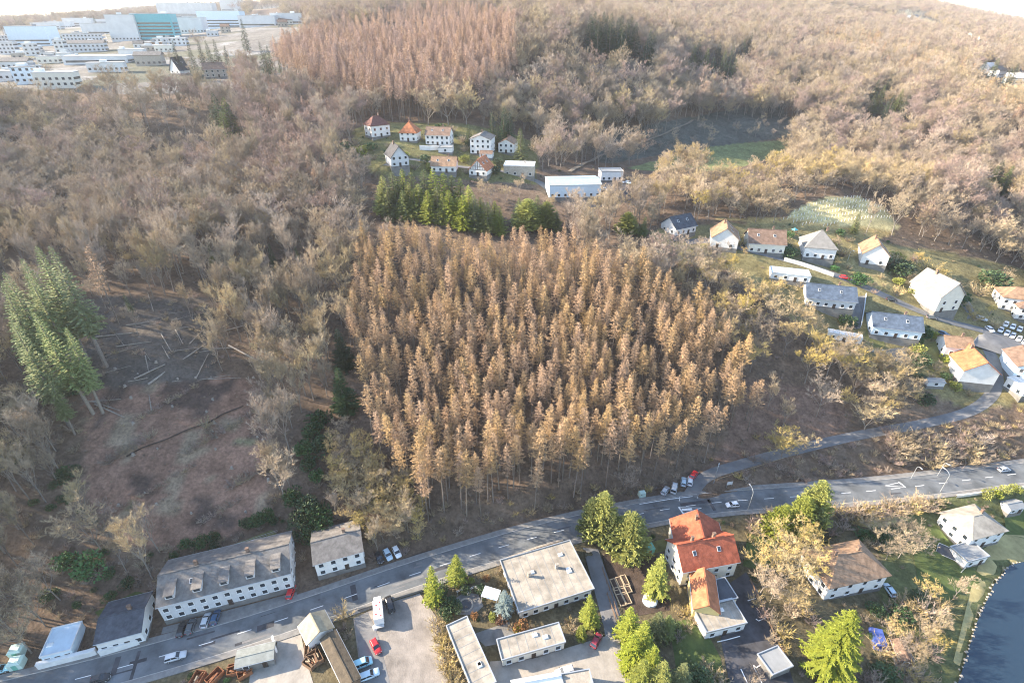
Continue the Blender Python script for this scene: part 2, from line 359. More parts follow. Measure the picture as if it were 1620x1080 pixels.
# ------------------------------------------------------------------ the ground, one sheet to the horizon
PONDPX = [(1628,886),(1598,893),(1572,925),(1545,985),(1522,1060),(1505,1110),(1800,1110),(1780,880)]
pondp = [(p.x, p.y) for p in [PZ(u, v, -5.0) for u, v in PONDPX]]
inp = inpoly(pondp, XX, YY); HH[inp] = np.minimum(HH[inp], -6.2)
PXU, PXV, PXD = proj(XX, YY, HH)
tint = np.empty(XX.shape + (3,)); tint[:] = (0.125, 0.090, 0.064)
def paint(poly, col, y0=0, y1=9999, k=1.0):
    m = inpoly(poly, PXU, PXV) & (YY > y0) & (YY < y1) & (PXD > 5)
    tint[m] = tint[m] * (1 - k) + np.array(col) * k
CLEAR = [(130,622),(195,575),(330,592),(405,605),(430,740),(420,828),(330,860),(190,875),(135,795)]
MEAD = [(985,268),(1090,240),(1150,228),(1245,222),(1260,236),(1180,262),(1100,280),(1000,288)]
PLANT = [(1235,350),(1270,325),(1310,312),(1360,312),(1400,330),(1425,362),(1380,368),(1320,360),(1260,356)]
STRZ = [(1030,365),(1110,355),(1240,352),(1330,362),(1420,388),(1500,400),(1640,430),(1640,640),(1575,640),(1545,655),(1470,620),(1440,588),(1380,572),(1300,548),(1230,490),(1150,425),(1040,405)]
UPPZ = [(560,205),(600,190),(690,192),(770,200),(850,218),(850,292),(740,286),(670,280),(590,275),(555,240)]
INDZ = [(850,275),(900,262),(1000,270),(1005,328),(930,332),(855,322)]
BARE = [(1165,600),(1290,610),(1350,660),(1320,690),(1230,705),(1110,748),(1150,690)]
paint(CLEAR, (0.205, 0.125, 0.088), 95, 220); _cm = inpoly(CLEAR, PXU, PXV) & (YY > 95) & (YY < 220); _l1 = lattice(XX, YY, 9, 31); _l2 = lattice(XX, YY, 4.5, 32)
tint[_cm & (_l1 + _l2 * .6 > .22)] = (0.23, 0.175, 0.12); tint[_cm & (_l1 + _l2 * .6 < -.26)] = (0.085, 0.06, 0.048); tint[_cm & (_l2 > .40)] = (0.15, 0.14, 0.08)
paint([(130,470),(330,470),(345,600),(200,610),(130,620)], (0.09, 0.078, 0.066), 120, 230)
paint(MEAD, (0.15, 0.165, 0.070), 330, 460); paint(PLANT, (0.44, 0.38, 0.20), 225, 320); paint([(1130,345),(1240,345),(1420,365),(1380,385),(1240,362)], (0.33,0.25,0.11), 215, 290)
paint(STRZ, (0.18, 0.155, 0.075), 130, 270); paint(UPPZ, (0.14, 0.13, 0.055), 270, 345); paint(BARE, (0.15, 0.10, 0.075), 100, 220)
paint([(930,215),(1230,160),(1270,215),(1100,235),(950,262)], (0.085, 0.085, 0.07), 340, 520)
roady = np.interp(XX[0], MAIN[:, 0], MAIN[:, 1]); south = YY < roady[None, :]
tint[south & (YY > -200) & (np.abs(XX) < 500)] = (0.105, 0.088, 0.052)
paint([(1400,780),(1700,780),(1700,1100),(1380,1100)], (0.09, 0.098, 0.042), 30, 140)
paint([(1400,0),(1440,14),(1500,42),(1580,78),(1572,90),(1480,58),(1415,28)], (0.45,0.40,0.27), 700, 4000)
fieldm = (lattice(XX, YY, 260, 8) > 0.12) & (YY > 900); tint[fieldm] = (0.22, 0.20, 0.10)
town = (XX < -150) & (YY > 385) & (YY < 1300) & (PXU < 480); tint[town] = (0.15, 0.14, 0.125); tint[town & (lattice(XX, YY, 33, 41) > .08)] = (0.10, 0.10, 0.07); tint[town & (lattice(XX, YY, 26, 42) > .22)] = (0.20, 0.195, 0.185)
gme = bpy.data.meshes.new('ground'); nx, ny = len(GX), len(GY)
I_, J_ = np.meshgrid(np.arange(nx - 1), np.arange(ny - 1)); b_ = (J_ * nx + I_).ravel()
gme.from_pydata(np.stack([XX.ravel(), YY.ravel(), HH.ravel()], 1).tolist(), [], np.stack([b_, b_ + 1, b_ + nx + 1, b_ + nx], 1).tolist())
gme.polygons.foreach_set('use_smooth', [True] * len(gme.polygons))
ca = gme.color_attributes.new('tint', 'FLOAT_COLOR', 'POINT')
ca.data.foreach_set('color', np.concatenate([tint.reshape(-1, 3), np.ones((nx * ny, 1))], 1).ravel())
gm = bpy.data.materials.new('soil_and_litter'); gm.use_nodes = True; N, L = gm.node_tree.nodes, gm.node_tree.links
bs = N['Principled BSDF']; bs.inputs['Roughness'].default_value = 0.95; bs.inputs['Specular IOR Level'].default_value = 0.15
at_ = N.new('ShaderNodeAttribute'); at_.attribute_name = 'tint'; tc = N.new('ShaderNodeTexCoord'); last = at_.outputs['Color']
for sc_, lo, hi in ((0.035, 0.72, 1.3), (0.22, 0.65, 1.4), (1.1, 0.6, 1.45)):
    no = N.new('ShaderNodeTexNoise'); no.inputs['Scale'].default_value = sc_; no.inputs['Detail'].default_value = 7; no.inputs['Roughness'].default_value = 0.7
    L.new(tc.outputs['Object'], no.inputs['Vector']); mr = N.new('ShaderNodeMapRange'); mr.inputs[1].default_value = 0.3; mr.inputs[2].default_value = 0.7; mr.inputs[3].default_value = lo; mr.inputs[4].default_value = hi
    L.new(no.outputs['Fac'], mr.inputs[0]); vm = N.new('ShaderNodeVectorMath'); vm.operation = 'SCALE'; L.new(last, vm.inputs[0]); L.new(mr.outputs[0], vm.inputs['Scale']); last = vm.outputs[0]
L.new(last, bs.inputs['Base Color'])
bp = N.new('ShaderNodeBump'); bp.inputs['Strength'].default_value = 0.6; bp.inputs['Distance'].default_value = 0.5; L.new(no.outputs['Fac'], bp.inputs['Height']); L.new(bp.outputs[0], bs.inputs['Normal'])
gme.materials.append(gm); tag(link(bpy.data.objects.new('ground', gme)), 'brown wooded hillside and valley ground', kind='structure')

# ------------------------------------------------------------------ roads
def offset(line, d):
    o = []
    for i in range(len(line)):
        t = line[min(i + 1, len(line) - 1)] - line[max(i - 1, 0)]; t = t / (math.hypot(t[0], t[1]) + 1e-9)
        dd = d(i / (len(line) - 1)) if callable(d) else d
        o.append((line[i][0] - t[1] * dd, line[i][1] + t[0] * dd, line[i][2]))
    return np.array(o)
def strip(line, d0, d1, z0, z1=None, skirt=0.0):
    a, b = offset(line, d0), offset(line, d1); m = MB(); z1 = z0 if z1 is None else z1; n = len(line)
    rows = [[(p[0], p[1], p[2] + z0) for p in a], [(p[0], p[1], p[2] + z1) for p in b]]
    if skirt: rows = [[(p[0], p[1], p[2] + z0 - skirt) for p in a]] + rows + [[(p[0], p[1], p[2] + z1 - skirt) for p in b]]
    vs = [p for r in rows for p in r]
    m.add(vs, [(r * n + i, r * n + i + 1, (r + 1) * n + i + 1, (r + 1) * n + i) for r in range(len(rows) - 1) for i in range(n - 1)])
    m.f = [tuple(reversed(f)) if d1 < d0 else f for f in m.f]
    return m
road = strip(MAIN, 3.9, -3.9, 0.0).ob('road', ASPH); tag(road, 'grey two lane main road running along the foot of the wooded hill', kind='structure')
p1 = strip(MAIN, 5.7, 4.06, 0.12, skirt=0.4).ob('pavement', PAVE); tag(p1, 'grey pavement on the hill side of the main road', kind='structure')
p2 = strip(MAIN, -4.06, -5.6, 0.12, skirt=0.4).ob('pavement', PAVE); tag(p2, 'grey pavement on the house side of the main road', kind='structure')
strip(MAIN, 4.06, 3.9, 0.13, skirt=0.3).ob('kerb', KERB, road); strip(MAIN, -3.9, -4.06, 0.13, skirt=0.3).ob('kerb', KERB, road)
lane = strip(LANE, 2.1, -2.1, 0.03).ob('lane', ASPHL); tag(lane, 'narrow asphalt lane climbing from the main road to the houses', kind='structure')
street = strip(STREET, 3.1, -3.1, 0.05).ob('street', ASPHL); tag(street, 'pale residential street along the slope', kind='structure')
upper = strip(UPPER, 2.2, -2.2, 0.05).ob('access_road', ASPHL); tag(upper, 'narrow access road between the hillside houses', kind='structure')
arc = np.concatenate([[0], np.cumsum(np.linalg.norm(np.diff(MAIN[:, :2], axis=0), axis=1))])
def on_main(s, off=0.0):
    x, y = np.interp(s, arc, MAIN[:, 0]), np.interp(s, arc, MAIN[:, 1]); x2, y2 = np.interp(s + .5, arc, MAIN[:, 0]), np.interp(s + .5, arc, MAIN[:, 1])
    a = math.atan2(y2 - y, x2 - x); return x - math.sin(a) * off, y + math.cos(a) * off, a
dash = MB().box((0, 0, 0), (3.2, 0.16, 0.008)).mesh('lane_marking', PAINT)
s = 20.0
while s < arc[-1] - 20:
    x, y, a = on_main(s); inst('lane_marking', dash, road, (x, y, 0.008), a); s += 8.6
def mark(pts, w=0.14, parent=None, z=0.0, name='lane_marking', m=PAINT):
    mb = MB()
    for a, b in zip(pts[:-1], pts[1:]):
        d = Vector((b[0] - a[0], b[1] - a[1], 0)); l = d.length
        mb.box(((a[0] + b[0]) / 2, (a[1] + b[1]) / 2, z), (l + w * .5, w, 0.008), math.atan2(d.y, d.x))
    return mb.ob(name, m, parent)
g0 = lambda u, v: PZ(u, v, 0)
mark([g0(1012,797), g0(1060,789), g0(1127,781)], 0.22, road, 0.010)
mark([g0(1074,802), g0(1081,812)], 0.5, road, 0.010); mark([g0(1074,802), g0(1110,803), g0(1081,812)], 0.14, road, 0.014); mark([g0(1080,806), g0(1094,805)], 0.8, road, 0.018)
mark([g0(1422,762), g0(1432,770)], 0.4, road, 0.010); mark([g0(1400,768), g0(1422,763), g0(1432,770), g0(1400,768)], 0.14, road, 0.014)
mark([g0(1075,792), g0(1075,782)], 0.14, road, 0.020); mark([g0(1104,788), g0(1103,776)], 0.14, road, 0.020)
for (u, v, w, h_) in ((183,1053,1.2,4.5), (560,937,1.4,4.8), (1125,797,1.0,5.0), (1100,795,10,1.2), (420,990,4,1.6), (700,898,6,1.0), (330,1018,3,0.8)):
    p = g0(u, v); i = int(np.argmin((MAIN[:, 0] - p.x) ** 2 + (MAIN[:, 1] - p.y) ** 2)); x, y, a = on_main(arc[i])
    MB().box((p.x, p.y, 0.003), (w, h_, 0.004), a).ob('tar_patch', ASPHD, road)
RT = random.Random(4)
for k in range(22):
    x, y, a = on_main(RT.uniform(60, arc[-1] - 120), RT.uniform(-3.2, 3.2)); MB().box((x, y, 0.0035 + k * .0002), (RT.uniform(1.5, 9), RT.uniform(.12, .9), 0.004), a + RT.choice([0, 0, 0, 1.55])).ob('tar_patch', ASPHD if k % 3 else ASPHL, road)
hatch = MB().tube((0, 0, 0.0), (0, 0, 0.02), 0.34, 0.34, 12).mesh('manhole_cover', CHARC)
for u, v in ((505,948), (710,866), (1035,800)): inst('manhole_cover', hatch, road, g0(u, v) + Vector((0, 0, 0.005)))

def drape(name, px, m, off=0.05, step=3.0, label=None, z=None, kind='structure'):
    pts = [(PZ(u, v, z) if z is not None else P(u, v)) for u, v in px]
    poly = [(p.x, p.y) for p in pts]; n = len(poly)
    xs = [p[0] for p in poly]; ys = [p[1] for p in poly]; ins = []
    gx = np.arange(min(xs), max(xs), step); gy = np.arange(min(ys), max(ys), step)
    if len(gx) and len(gy):
        A, B = np.meshgrid(gx + step * .37, gy + step * .41); k = inpoly(poly, A.ravel(), B.ravel()); ins = list(zip(A.ravel()[k], B.ravel()[k]))
    r = geometry.delaunay_2d_cdt([Vector(p) for p in poly + ins], [], [list(range(n))], 1, 1e-5)
    vv = [(p.x, p.y, (H(p.x, p.y) if z is None else z) + off) for p in r[0]]; fs = [tuple(f) for f in r[2]]
    mb = MB(); mb.v = vv; mb.f = fs; mb.m = [0] * len(fs)
    for i, f in enumerate(mb.f):
        a, b, c = [Vector(vv[k]) for k in f[:3]]
        if (b - a).cross(c - a).z < 0: mb.f[i] = tuple(reversed(f))
    return tag(mb.ob(name, m, smooth=True), label, kind=kind)
YARDS = []
def yard(name, px, m, label, off=0.06): YARDS.append(px); return drape(name, px, m, off, 2.5, label)
yard('yard', [(396,1062),(434,1042),(439,1014),(476,1003),(484,1041),(500,1095),(392,1100)], CONC, 'pale concrete yard of slabs beside the old barn')
yard('yard', [(559,978),(600,958),(664,938),(690,975),(700,1020),(712,1100),(575,1100)], GRAV, 'patchy gravel and asphalt yard with parked cars')
yard('yard_lane', [(561,977),(582,968),(598,1005),(622,1100),(578,1100)], ASPHL, 'worn asphalt strip through the gravel yard', 0.10)
yard('driveway', [(922,866),(946,868),(968,930),(988,990),(1010,1100),(972,1100),(955,990),(938,925)], ASPHL, 'grey driveway beside the flat roofed house')
yard('court', [(775,1046),(850,1040),(905,1022),(958,1006),(985,1008),(1012,1100),(775,1100)], CONC, 'beige concrete court below the flat buildings', 0.10)
yard('courtyard', [(748,1003),(805,983),(818,1012),(768,1022)], CONCD, 'dark paved courtyard between the flat buildings')
yard('garden_soil', [(952,878),(1000,862),(1055,890),(1060,965),(1000,975),(975,950)], SOIL, 'dark bare garden soil around the raised beds')
yard('lawn', [(1000,866),(1050,852),(1062,868),(1010,882)], LAWNY, 'sunlit strip of lawn by the green shed', 0.10)
yard('lawn', [(1058,985),(1105,975),(1140,1040),(1150,1100),(1075,1100)], LAWN, 'dark green lawn below the red house')
yard('parking_lot', [(1140,1010),(1150,925),(1180,905),(1196,928),(1240,1030),(1262,1100),(1158,1100)], ASPHD, 'asphalt car park with white bay lines below the red house')  # darker asphalt paints in the shade lying over this car park
yard('lawn', [(1185,830),(1235,850),(1215,905),(1175,895)], LAWN, 'shaded lawn beside the red house')
yard('lawn', [(1440,850),(1480,830),(1540,900),(1560,915),(1500,950),(1455,930)], LAWN, 'green lawn with a goal frame near the pond')
yard('lawn', [(1588,812),(1660,795),(1660,860),(1592,845)], LAWN, 'green lawn strip at the stream bridge')
yard('driveway', [(1488,836),(1512,806),(1526,818),(1545,862),(1536,892)], ASPHL, 'grey fan shaped driveway by the slate house')
yard('pond_bank', [(1556,868),(1590,845),(1680,850),(1690,885),(1600,893),(1572,918),(1540,985),(1518,1060),(1508,1045),(1536,930)], DRYG, 'dry yellow grass bank along the pond')
yard('dry_bank', [(1345,828),(1425,806),(1450,808),(1440,822),(1380,836)], DRYG, 'dry yellow grass bank below the main road')
yard('verge', [(165,985),(215,965),(232,938),(215,935),(150,968)], LAWN, 'green grass strip behind the low roofs')
yard('verge', [(255,905),(340,872),(430,838),(440,846),(350,880),(262,912)], LAWNY, 'mossy grass strip behind the terrace roof')
yard('forecourt', [(255,1003),(330,985),(470,948),(470,936),(258,992)], PAVE, 'paved forecourt of the roadside terrace')
yard('forecourt', [(583,905),(668,872),(690,868),(600,906)], SOIL, 'dark earth parking strip below the wood')
yard('driveway', [(1345,470),(1368,468),(1360,520),(1338,520)], ASPHL, 'grey driveway beside the garden wall', 0.12)
yard('lawn', [(1370,520),(1395,520),(1400,550),(1366,553)], LAWNY, 'small lawn with garden table below the blue roof', 0.12)
yard('lawn', [(1462,545),(1500,535),(1512,580),(1470,590)], LAWNY, 'round lawn beside the white gabled house', 0.12)
yard('parking_lot', [(1535,545),(1560,520),(1640,548),(1640,575),(1580,560)], ASPHL, 'pale parking area with a row of white cars', 0.15)
yard('driveway', [(1498,458),(1512,452),(1548,500),(1530,505)], ASPHL, 'grey driveway slanting up beside the tall pale house', 0.15)
yard('parking_lot', [(945,288),(990,288),(1000,322),(945,324)], ASPHD, 'dark asphalt car park beside the valley hall', 0.12)
lt = catmull([tuple(P(u, v)) for u, v in ((900,272),(950,246),(1000,232),(1050,212),(1082,198),(1095,190))], 4); lt = np.array([(p[0], p[1], H(p[0], p[1]) + .15) for p in lt])
tag(strip(lt, 1.6, -1.6, 0.1).ob('forest_track', PATHM), 'earth track climbing the shaded valley side', kind='structure')
lt = catmull([tuple(P(u, v)) for u, v in ((205,280),(250,290),(300,300),(370,312),(440,327))], 4); lt = np.array([(p[0], p[1], H(p[0], p[1]) + .2) for p in lt])
tag(strip(lt, 1.5, -1.5, 0.1).ob('forest_track', PATHM), 'pale woodland track crossing the left hillside', kind='structure')
lt = catmull([tuple(P(u, v)) for u, v in ((200,722),(225,708),(262,695),(300,678),(330,668),(352,655),(385,642))], 2); lt = np.array([(p[0], p[1], H(p[0], p[1]) + .12) for p in lt])
tag(strip(lt, .45, -.45, 0.0).ob('gully', SOIL), 'thin dark gully winding across the brown clearing', kind='structure')
WATER = bpy.data.materials.new('pond_water'); WATER.use_nodes = True; wb = WATER.node_tree.nodes['Principled BSDF']
wb.inputs['Base Color'].default_value = (0.018, 0.036, 0.058, 1); wb.inputs['Roughness'].default_value = 0.06
wnz = WATER.node_tree.nodes.new('ShaderNodeTexNoise'); wnz.inputs['Scale'].default_value = 0.8; wbp = WATER.node_tree.nodes.new('ShaderNodeBump'); wbp.inputs['Strength'].default_value = 0.06
WATER.node_tree.links.new(wnz.outputs['Fac'], wbp.inputs['Height']); WATER.node_tree.links.new(wbp.outputs[0], wb.inputs['Normal'])
pond = drape('water', [(1628,886),(1598,893),(1572,925),(1545,985),(1522,1060),(1505,1110),(1800,1110),(1780,880)], WATER, 0.0, 4, 'dark blue pond at the bottom corner', z=-5.0)
stone = MB().box((0, 0, 0), (0.9, 0.7, 0.4), taper=0.7).mesh('edge_stone', STONE)
for i in range(5):
    a, b = Vector(pondp[i]), Vector(pondp[i + 1]); n = int((b - a).length / 1.3)
    for k in range(n):
        p = a + (b - a) * (k / n); inst('edge_stone', stone, pond, (p.x + R.uniform(-.5, .5), p.y + R.uniform(-.3, .3), -5.0), R.uniform(0, 3), (R.uniform(.4, .9),) * 3)
# ------------------------------------------------------------------ houses
WINM = {}
def window(parent, x, y, z, face, w=1.35, h=1.5, frame=None):
    """a framed window on the wall whose outward normal points along angle face"""
    k = (round(w, 2), round(h, 2))
    if k not in WINM:
        f = MB()
        for sx in (-1, 1): f.box((sx * (w / 2 - .05), 0, 0), (.1, .12, h))
        for sz in (-1, 1): f.box((0, 0.002, sz * (h / 2 - .05)), (w - .2, .12, .1))
        f.box((0, -.08, -h / 2 - .04), (w + .2, .24, .06))
        WINM[k] = (f.mesh('window', FRAME), MB().box((0, 0, 0), (w - .2, .05, h - .2)).mesh('pane', GLASS))
    o = inst('window', WINM[k][0], parent, (x, y, z), face + math.pi / 2)
    inst('pane', WINM[k][1], o)
    return o
DOORM = {}
def door(parent, x, y, face, m=None, w=1.1, h=2.1, z=0.0):
    d = MB().box((0, 0, h / 2), (w, .14, h)).ob('door', m or DARKW, parent); d.location = (x, y, z); d.rotation_euler = (0, 0, face + math.pi / 2)
    MB().box((w * .35, -.1, h * .5), (.06, .08, .14)).ob('handle', STEEL, d)

def house(label, at, rz, Lx, D, eave, rise, roof='gable', wall=None, tiles=None, wins=None, cat='house', name='house', group=None, chim=1, found=5.0, ov=0.5, base=None, dormers=0, gwall=None, half=0.0, skylights=0, doorside='f', parapet=None):
    """ridge along local x; wins = string of sides out of f(ront -y) b l r with columns x rows"""
    x, y, z = at; o = tag(empty(name, (x, y, z), rz), label, cat, group); wall = wall or WHITE; tiles = tiles or RGRY
    hx, hy = Lx / 2, D / 2; m = MB()
    vs = [(-hx, -hy, -found), (hx, -hy, -found), (hx, hy, -found), (-hx, hy, -found), (-hx, -hy, eave), (hx, -hy, eave), (hx, hy, eave), (-hx, hy, eave)]
    fs = [(0, 1, 5, 4), (2, 3, 7, 6)]
    if roof == 'gable':
        vs += [(-hx, 0, eave + rise), (hx, 0, eave + rise)]; fs += [(1, 2, 6, 9, 5), (3, 0, 4, 8, 7)]
    else: fs += [(1, 2, 6, 5), (3, 0, 4, 7), (4, 5, 6, 7)]
    m.add(vs, fs); w = m.ob('wall', wall, o)
    r = MB(); th = 0.22; e0 = eave + 0.02
    if roof == 'gable':
        k = rise / hy; zx = e0 + 0.20 - ov * k
        r.slab([(-hx - ov, -hy - ov, zx), (hx + ov, -hy - ov, zx), (hx + ov, 0, e0 + rise + .20), (-hx - ov, 0, e0 + rise + .20)], th)
        r.slab([(-hx - ov, 0.001, e0 + rise + .20), (hx + ov, 0.001, e0 + rise + .20), (hx + ov, hy + ov, zx), (-hx - ov, hy + ov, zx)], th)
        rf = r.ob('roof', tiles, o)
        MB().box((0, 0, e0 + rise + .22), (Lx + 2 * ov, .34, .12)).ob('ridge', tiles, rf)
        for s_ in (-1, 1): MB().tube((-hx - ov, s_ * (hy + ov + .06), zx - .1), (hx + ov, s_ * (hy + ov + .06), zx - .1), .08, .08, 6).ob('gutter', STEEL, rf)
    elif roof == 'hip':
        rl = max(0.2, hx - hy) if half == 0 else hx * half; zt = e0 + rise + .2; zx = e0 + .05
        a, b = (-rl, 0, zt), (rl, 0, zt); c = [(-hx - ov, -hy - ov, zx), (hx + ov, -hy - ov, zx), (hx + ov, hy + ov, zx), (-hx - ov, hy + ov, zx)]
        r.add(c + [a, b] + [(p[0], p[1], zx - .18) for p in c], [(0, 1, 5, 4), (2, 3, 4, 5), (1, 2, 5), (3, 0, 4), (6, 7, 1, 0), (7, 8, 2, 1), (8, 9, 3, 2), (9, 6, 0, 3), (9, 8, 7, 6)])
        rf = r.ob('roof', tiles, o)
        MB().box((0, 0, zt), (2 * rl + .3, .3, .14)).ob('ridge', tiles, rf)
    else:
        rf = MB().box((0, 0, eave + .11), (Lx + 2 * ov, D + 2 * ov, .22)).ob('roof', tiles, o)
        pm = MB(); t = .22; pz = eave + .36
        for s_ in (-1, 1):
            pm.box((0, s_ * (hy + ov - t / 2), pz), (Lx + 2 * ov, t, .28)); pm.box((s_ * (hx + ov - t / 2), 0, pz), (t, D + 2 * ov - 2 * t, .28))
        pm.ob('parapet', parapet or STEEL, rf)
        for k in range(skylights):
            sk = MB().box((0, 0, 0), (1.3, 1.0, .35), taper=.8).ob('skylight', FELTW, rf); sk.location = (R.uniform(-hx * .7, hx * .7), R.uniform(-hy * .6, hy * .6), eave + .40)
    for k in range(chim):
        cx = hx * (.35 if k == 0 else -.45); cz = e0 + (rise if roof != 'flat' else 0)
        ch = MB().box((0, 0, 0), (.75, .6, 1.7)).box((0, 0, .9), (.9, .75, .12)).ob('chimney', RBRN if roof != 'flat' else STONE, rf); ch.location = (cx, hy * .12, cz + (.5 if roof != 'flat' else .9))
    for k in range(dormers):
        dx = -hx + Lx * (k + .5) / dormers; dy = -hy * .55; dz = e0 + rise * .45
        dm = MB().box((0, 0, .3), (2.0, hy * .7, 1.5)).ob('dormer', wall, rf); dm.location = (dx, dy, dz)
        MB().box((0, 0, 1.1), (2.4, hy * .8, .14)).ob('dormer_roof', tiles, dm)
        MB().box((0, -hy * .35 - .02, .35), (1.4, .06, .9)).ob('pane', GLASS, dm)
    if gwall is not None and roof == 'gable':
        for s_ in (-1, 1): MB().slab([(s_ * (hx + .03), -hy * .98, eave), (s_ * (hx + .03), hy * .98, eave), (s_ * (hx + .03), 0, eave + rise * .97)], .05).ob('gable_cladding', gwall, o)
    W = wins if wins is not None else {'f': (max(2, int(Lx / 3)), max(1, int(eave / 2.7))), 'l': (2, max(1, int(eave / 2.7))), 'r': (2, max(1, int(eave / 2.7)))}
    for side, (nc, nr) in W.items():
        span = Lx if side in 'fb' else D
        for i in range(nc):
            for j in range(nr):
                t = -span / 2 + span * (i + .5) / nc; zz = 1.6 + j * 2.7
                if side == doorside and j == 0 and i == nc // 2 and nr > 0: continue
                if side == 'f': window(o, t, -hy - .03, zz, -math.pi / 2)
                if side == 'b': window(o, t, hy + .03, zz, math.pi / 2)
                if side == 'l': window(o, -hx - .03, t, zz, math.pi)
                if side == 'r': window(o, hx + .03, t, zz, 0)
    if doorside == 'f': door(o, (-Lx / 2 + Lx * (max(1, W.get('f', (2, 1))[0]) // 2 + .5) / max(1, W.get('f', (2, 1))[0])), -hy - .05, -math.pi / 2)
    if doorside == 'l': door(o, -hx - .05, -hy + D * (W['l'][0] // 2 + .5) / W['l'][0], math.pi)
    if doorside == 'r': door(o, hx + .05, -hy + D * (W['r'][0] // 2 + .5) / W['r'][0], 0)
    pl = MB()
    for s_ in (-1, 1): pl.box((0, s_ * (hy + .02), .55 - found / 2), (Lx + .1, .06, found)); pl.box((s_ * (hx + .02), 0, .55 - found / 2), (.06, D - .02, found))
    pl.ob('plinth', CONCD, o)
    if roof == 'flat' and Lx > 9:
        sm = MB(); n_ = int(Lx / 2.0)
        for q in range(1, n_): sm.box((-hx + Lx * q / n_, 0, eave + .235), (.10, D + 2 * ov - .5, .03))
        sm.ob('roof_seams', FELTG, rf)
    if roof == 'gable' and rise > 2.5 and cat in ('house', 'terrace'):
        for q in range(2):
            k_ = math.atan2(rise, hy); rw = MB().box((0, 0, 0), (1.0, 1.3, .10)).ob('roof_window', FRAME, rf); tq = .45; rw.location = (-hx * .5 + q * hx * .9, -hy * tq, e0 + .24 + rise * (1 - tq)); rw.rotation_euler = (k_, 0, 0); g_ = MB().box((0, 0, .06), (.8, 1.1, .03)).ob('pane', GLASS, rw)
    PADS.append((x, y, rz, hx + 2.5, hy + 2.5)); KEEP.append((x, y, z, eave + rise, max(hx, hy), .7))
    return o
PADS = []; KEEP = []       # KEEP: things the woods must not hide: x, y, base z, height, half width
def rect3(a, b, c, eave, lift=0.0):
    """footprint from three eave corners seen in the photograph (a-b along the ridge)"""
    q = P((a[0] + c[0]) / 2, (a[1] + c[1]) / 2, eave); zc = H(q.x, q.y) + lift; A, B, C = [PZ(*p, zc + eave) for p in (a, b, c)]
    d = B - A; Lx = d.length; rz = math.atan2(d.y, d.x); n = Vector((-math.sin(rz), math.cos(rz), 0)); D = (C - B).dot(n)
    ctr = (A + B) / 2 + n * (D / 2); return (ctr.x, ctr.y, zc), rz, Lx, abs(D)
def house3(label, a, b, c, eave, rise, lift=0.0, **k):
    at, rz, Lx, D = rect3(a, b, c, eave, lift); return house(label, at, rz, Lx, D, eave, rise, **k)
def at_px(u, v, dz=0.0):
    p = P(u, v); return (p.x, p.y, p.z + dz)
RAD = math.radians
def absorb(main, *wings):
    """wings built against a house become parts of that house"""
    M0 = Matrix.Translation(main.location) @ Matrix.Rotation(main.rotation_euler.z, 4, 'Z')
    for w in wings:
        M1 = M0.inverted() @ Matrix.Translation(w.location) @ Matrix.Rotation(w.rotation_euler.z, 4, 'Z')
        for ch in [c_ for c_ in bpy.data.objects if c_.parent == w]:
            ml = Matrix.LocRotScale(ch.location, ch.rotation_euler, ch.scale); ch.parent = main; ch.matrix_parent_inverse = Matrix.Identity(4); ch.matrix_basis = M1 @ ml
        bpy.data.objects.remove(w)

# by the main road, hill side
house3('long roadside terrace with dark grey roof and white front', (248,960), (458,906), (440,846), 6.2, 3.0, tiles=RGRY, wall=GREYW, dormers=5, chim=2, wins={'f': (11, 2), 'r': (3, 2), 'l': (3, 2)}, cat='terrace', name='terrace_house', ov=.3)
house3('dark slate low house behind the white roadside wall', (150,1018), (222,999), (212,944), 4.2, 1.6, tiles=RSLT, wall=WHITE, wins={'f': (4, 1), 'r': (3, 1)}, ov=.3)
house3('pale blue flat annexe at the far end of the white wall', (64,1040), (112,1028), (104,990), 3.0, 0, roof='flat', tiles=BLUEW, wall=BLUEW, skylights=1, chim=0, wins={'f': (3, 1)}, ov=.15, cat='annexe', name='annexe', parapet=WHITE)
house3('small grey roofed building with white front beside the brown wood', (497,892), (573,871), (556,826), 5.6, 2.2, tiles=RGRY, wall=WHITE, wins={'f': (4, 2), 'r': (2, 2)}, chim=1, ov=.4)
# house side
house3('wide flat roofed bungalow with grey beige roof by the main road', (823,966), (936,930), (893,860), 3.8, 0, roof='flat', tiles=FELT, wall=CREAM, skylights=4, chim=2, wins={'f': (7, 1), 'l': (4, 1), 'r': (4, 1)}, ov=.6, cat='bungalow', name='bungalow')
flat0 = house3('L shaped flat beige building between golden hedge and sunlit court', (783,1078), (738,977), (707,989), 3.2, 0, roof='flat', tiles=FELT, wall=CREAM, skylights=2, chim=0, wins={'f': (5, 1)}, ov=.3, cat='flat building', name='flat_building')
flat1 = house3('flat beige wing with grey edge beside the sunlit court', (795,1043), (893,1015), (885,986), 3.2, 0, roof='flat', tiles=FELT, wall=CREAM, skylights=2, chim=0, wins={'f': (5, 1), 'r': (1, 1)}, ov=.3, cat='flat building', name='flat_building', lift=.0)
absorb(flat0, flat1)
house3('low beige flat roof at the bottom edge beside the white car', (893,1088), (937,1080), (930,1060), 3.0, 0, roof='flat', tiles=FELT, wall=CREAM, chim=0, wins={'l': (1, 1)}, doorside='', ov=.2, cat='shed', name='flat_shed')
house3('white and grey gabled shed cut by the bottom edge', (812,1094), (888,1080), (880,1064), 2.8, 1.0, tiles=FELTW, wall=WHITE, chim=0, wins={'r': (1, 1)}, doorside='', ov=.2, cat='shed', name='white_shed')
house3('old barn with beige corrugated roof and white gable trim', (474,990), (487,1017), (530,1000), 3.2, 1.7, tiles=CORR, wall=WHITE, chim=0, wins={'l': (1, 1)}, ov=.35, cat='barn', name='barn', doorside='')
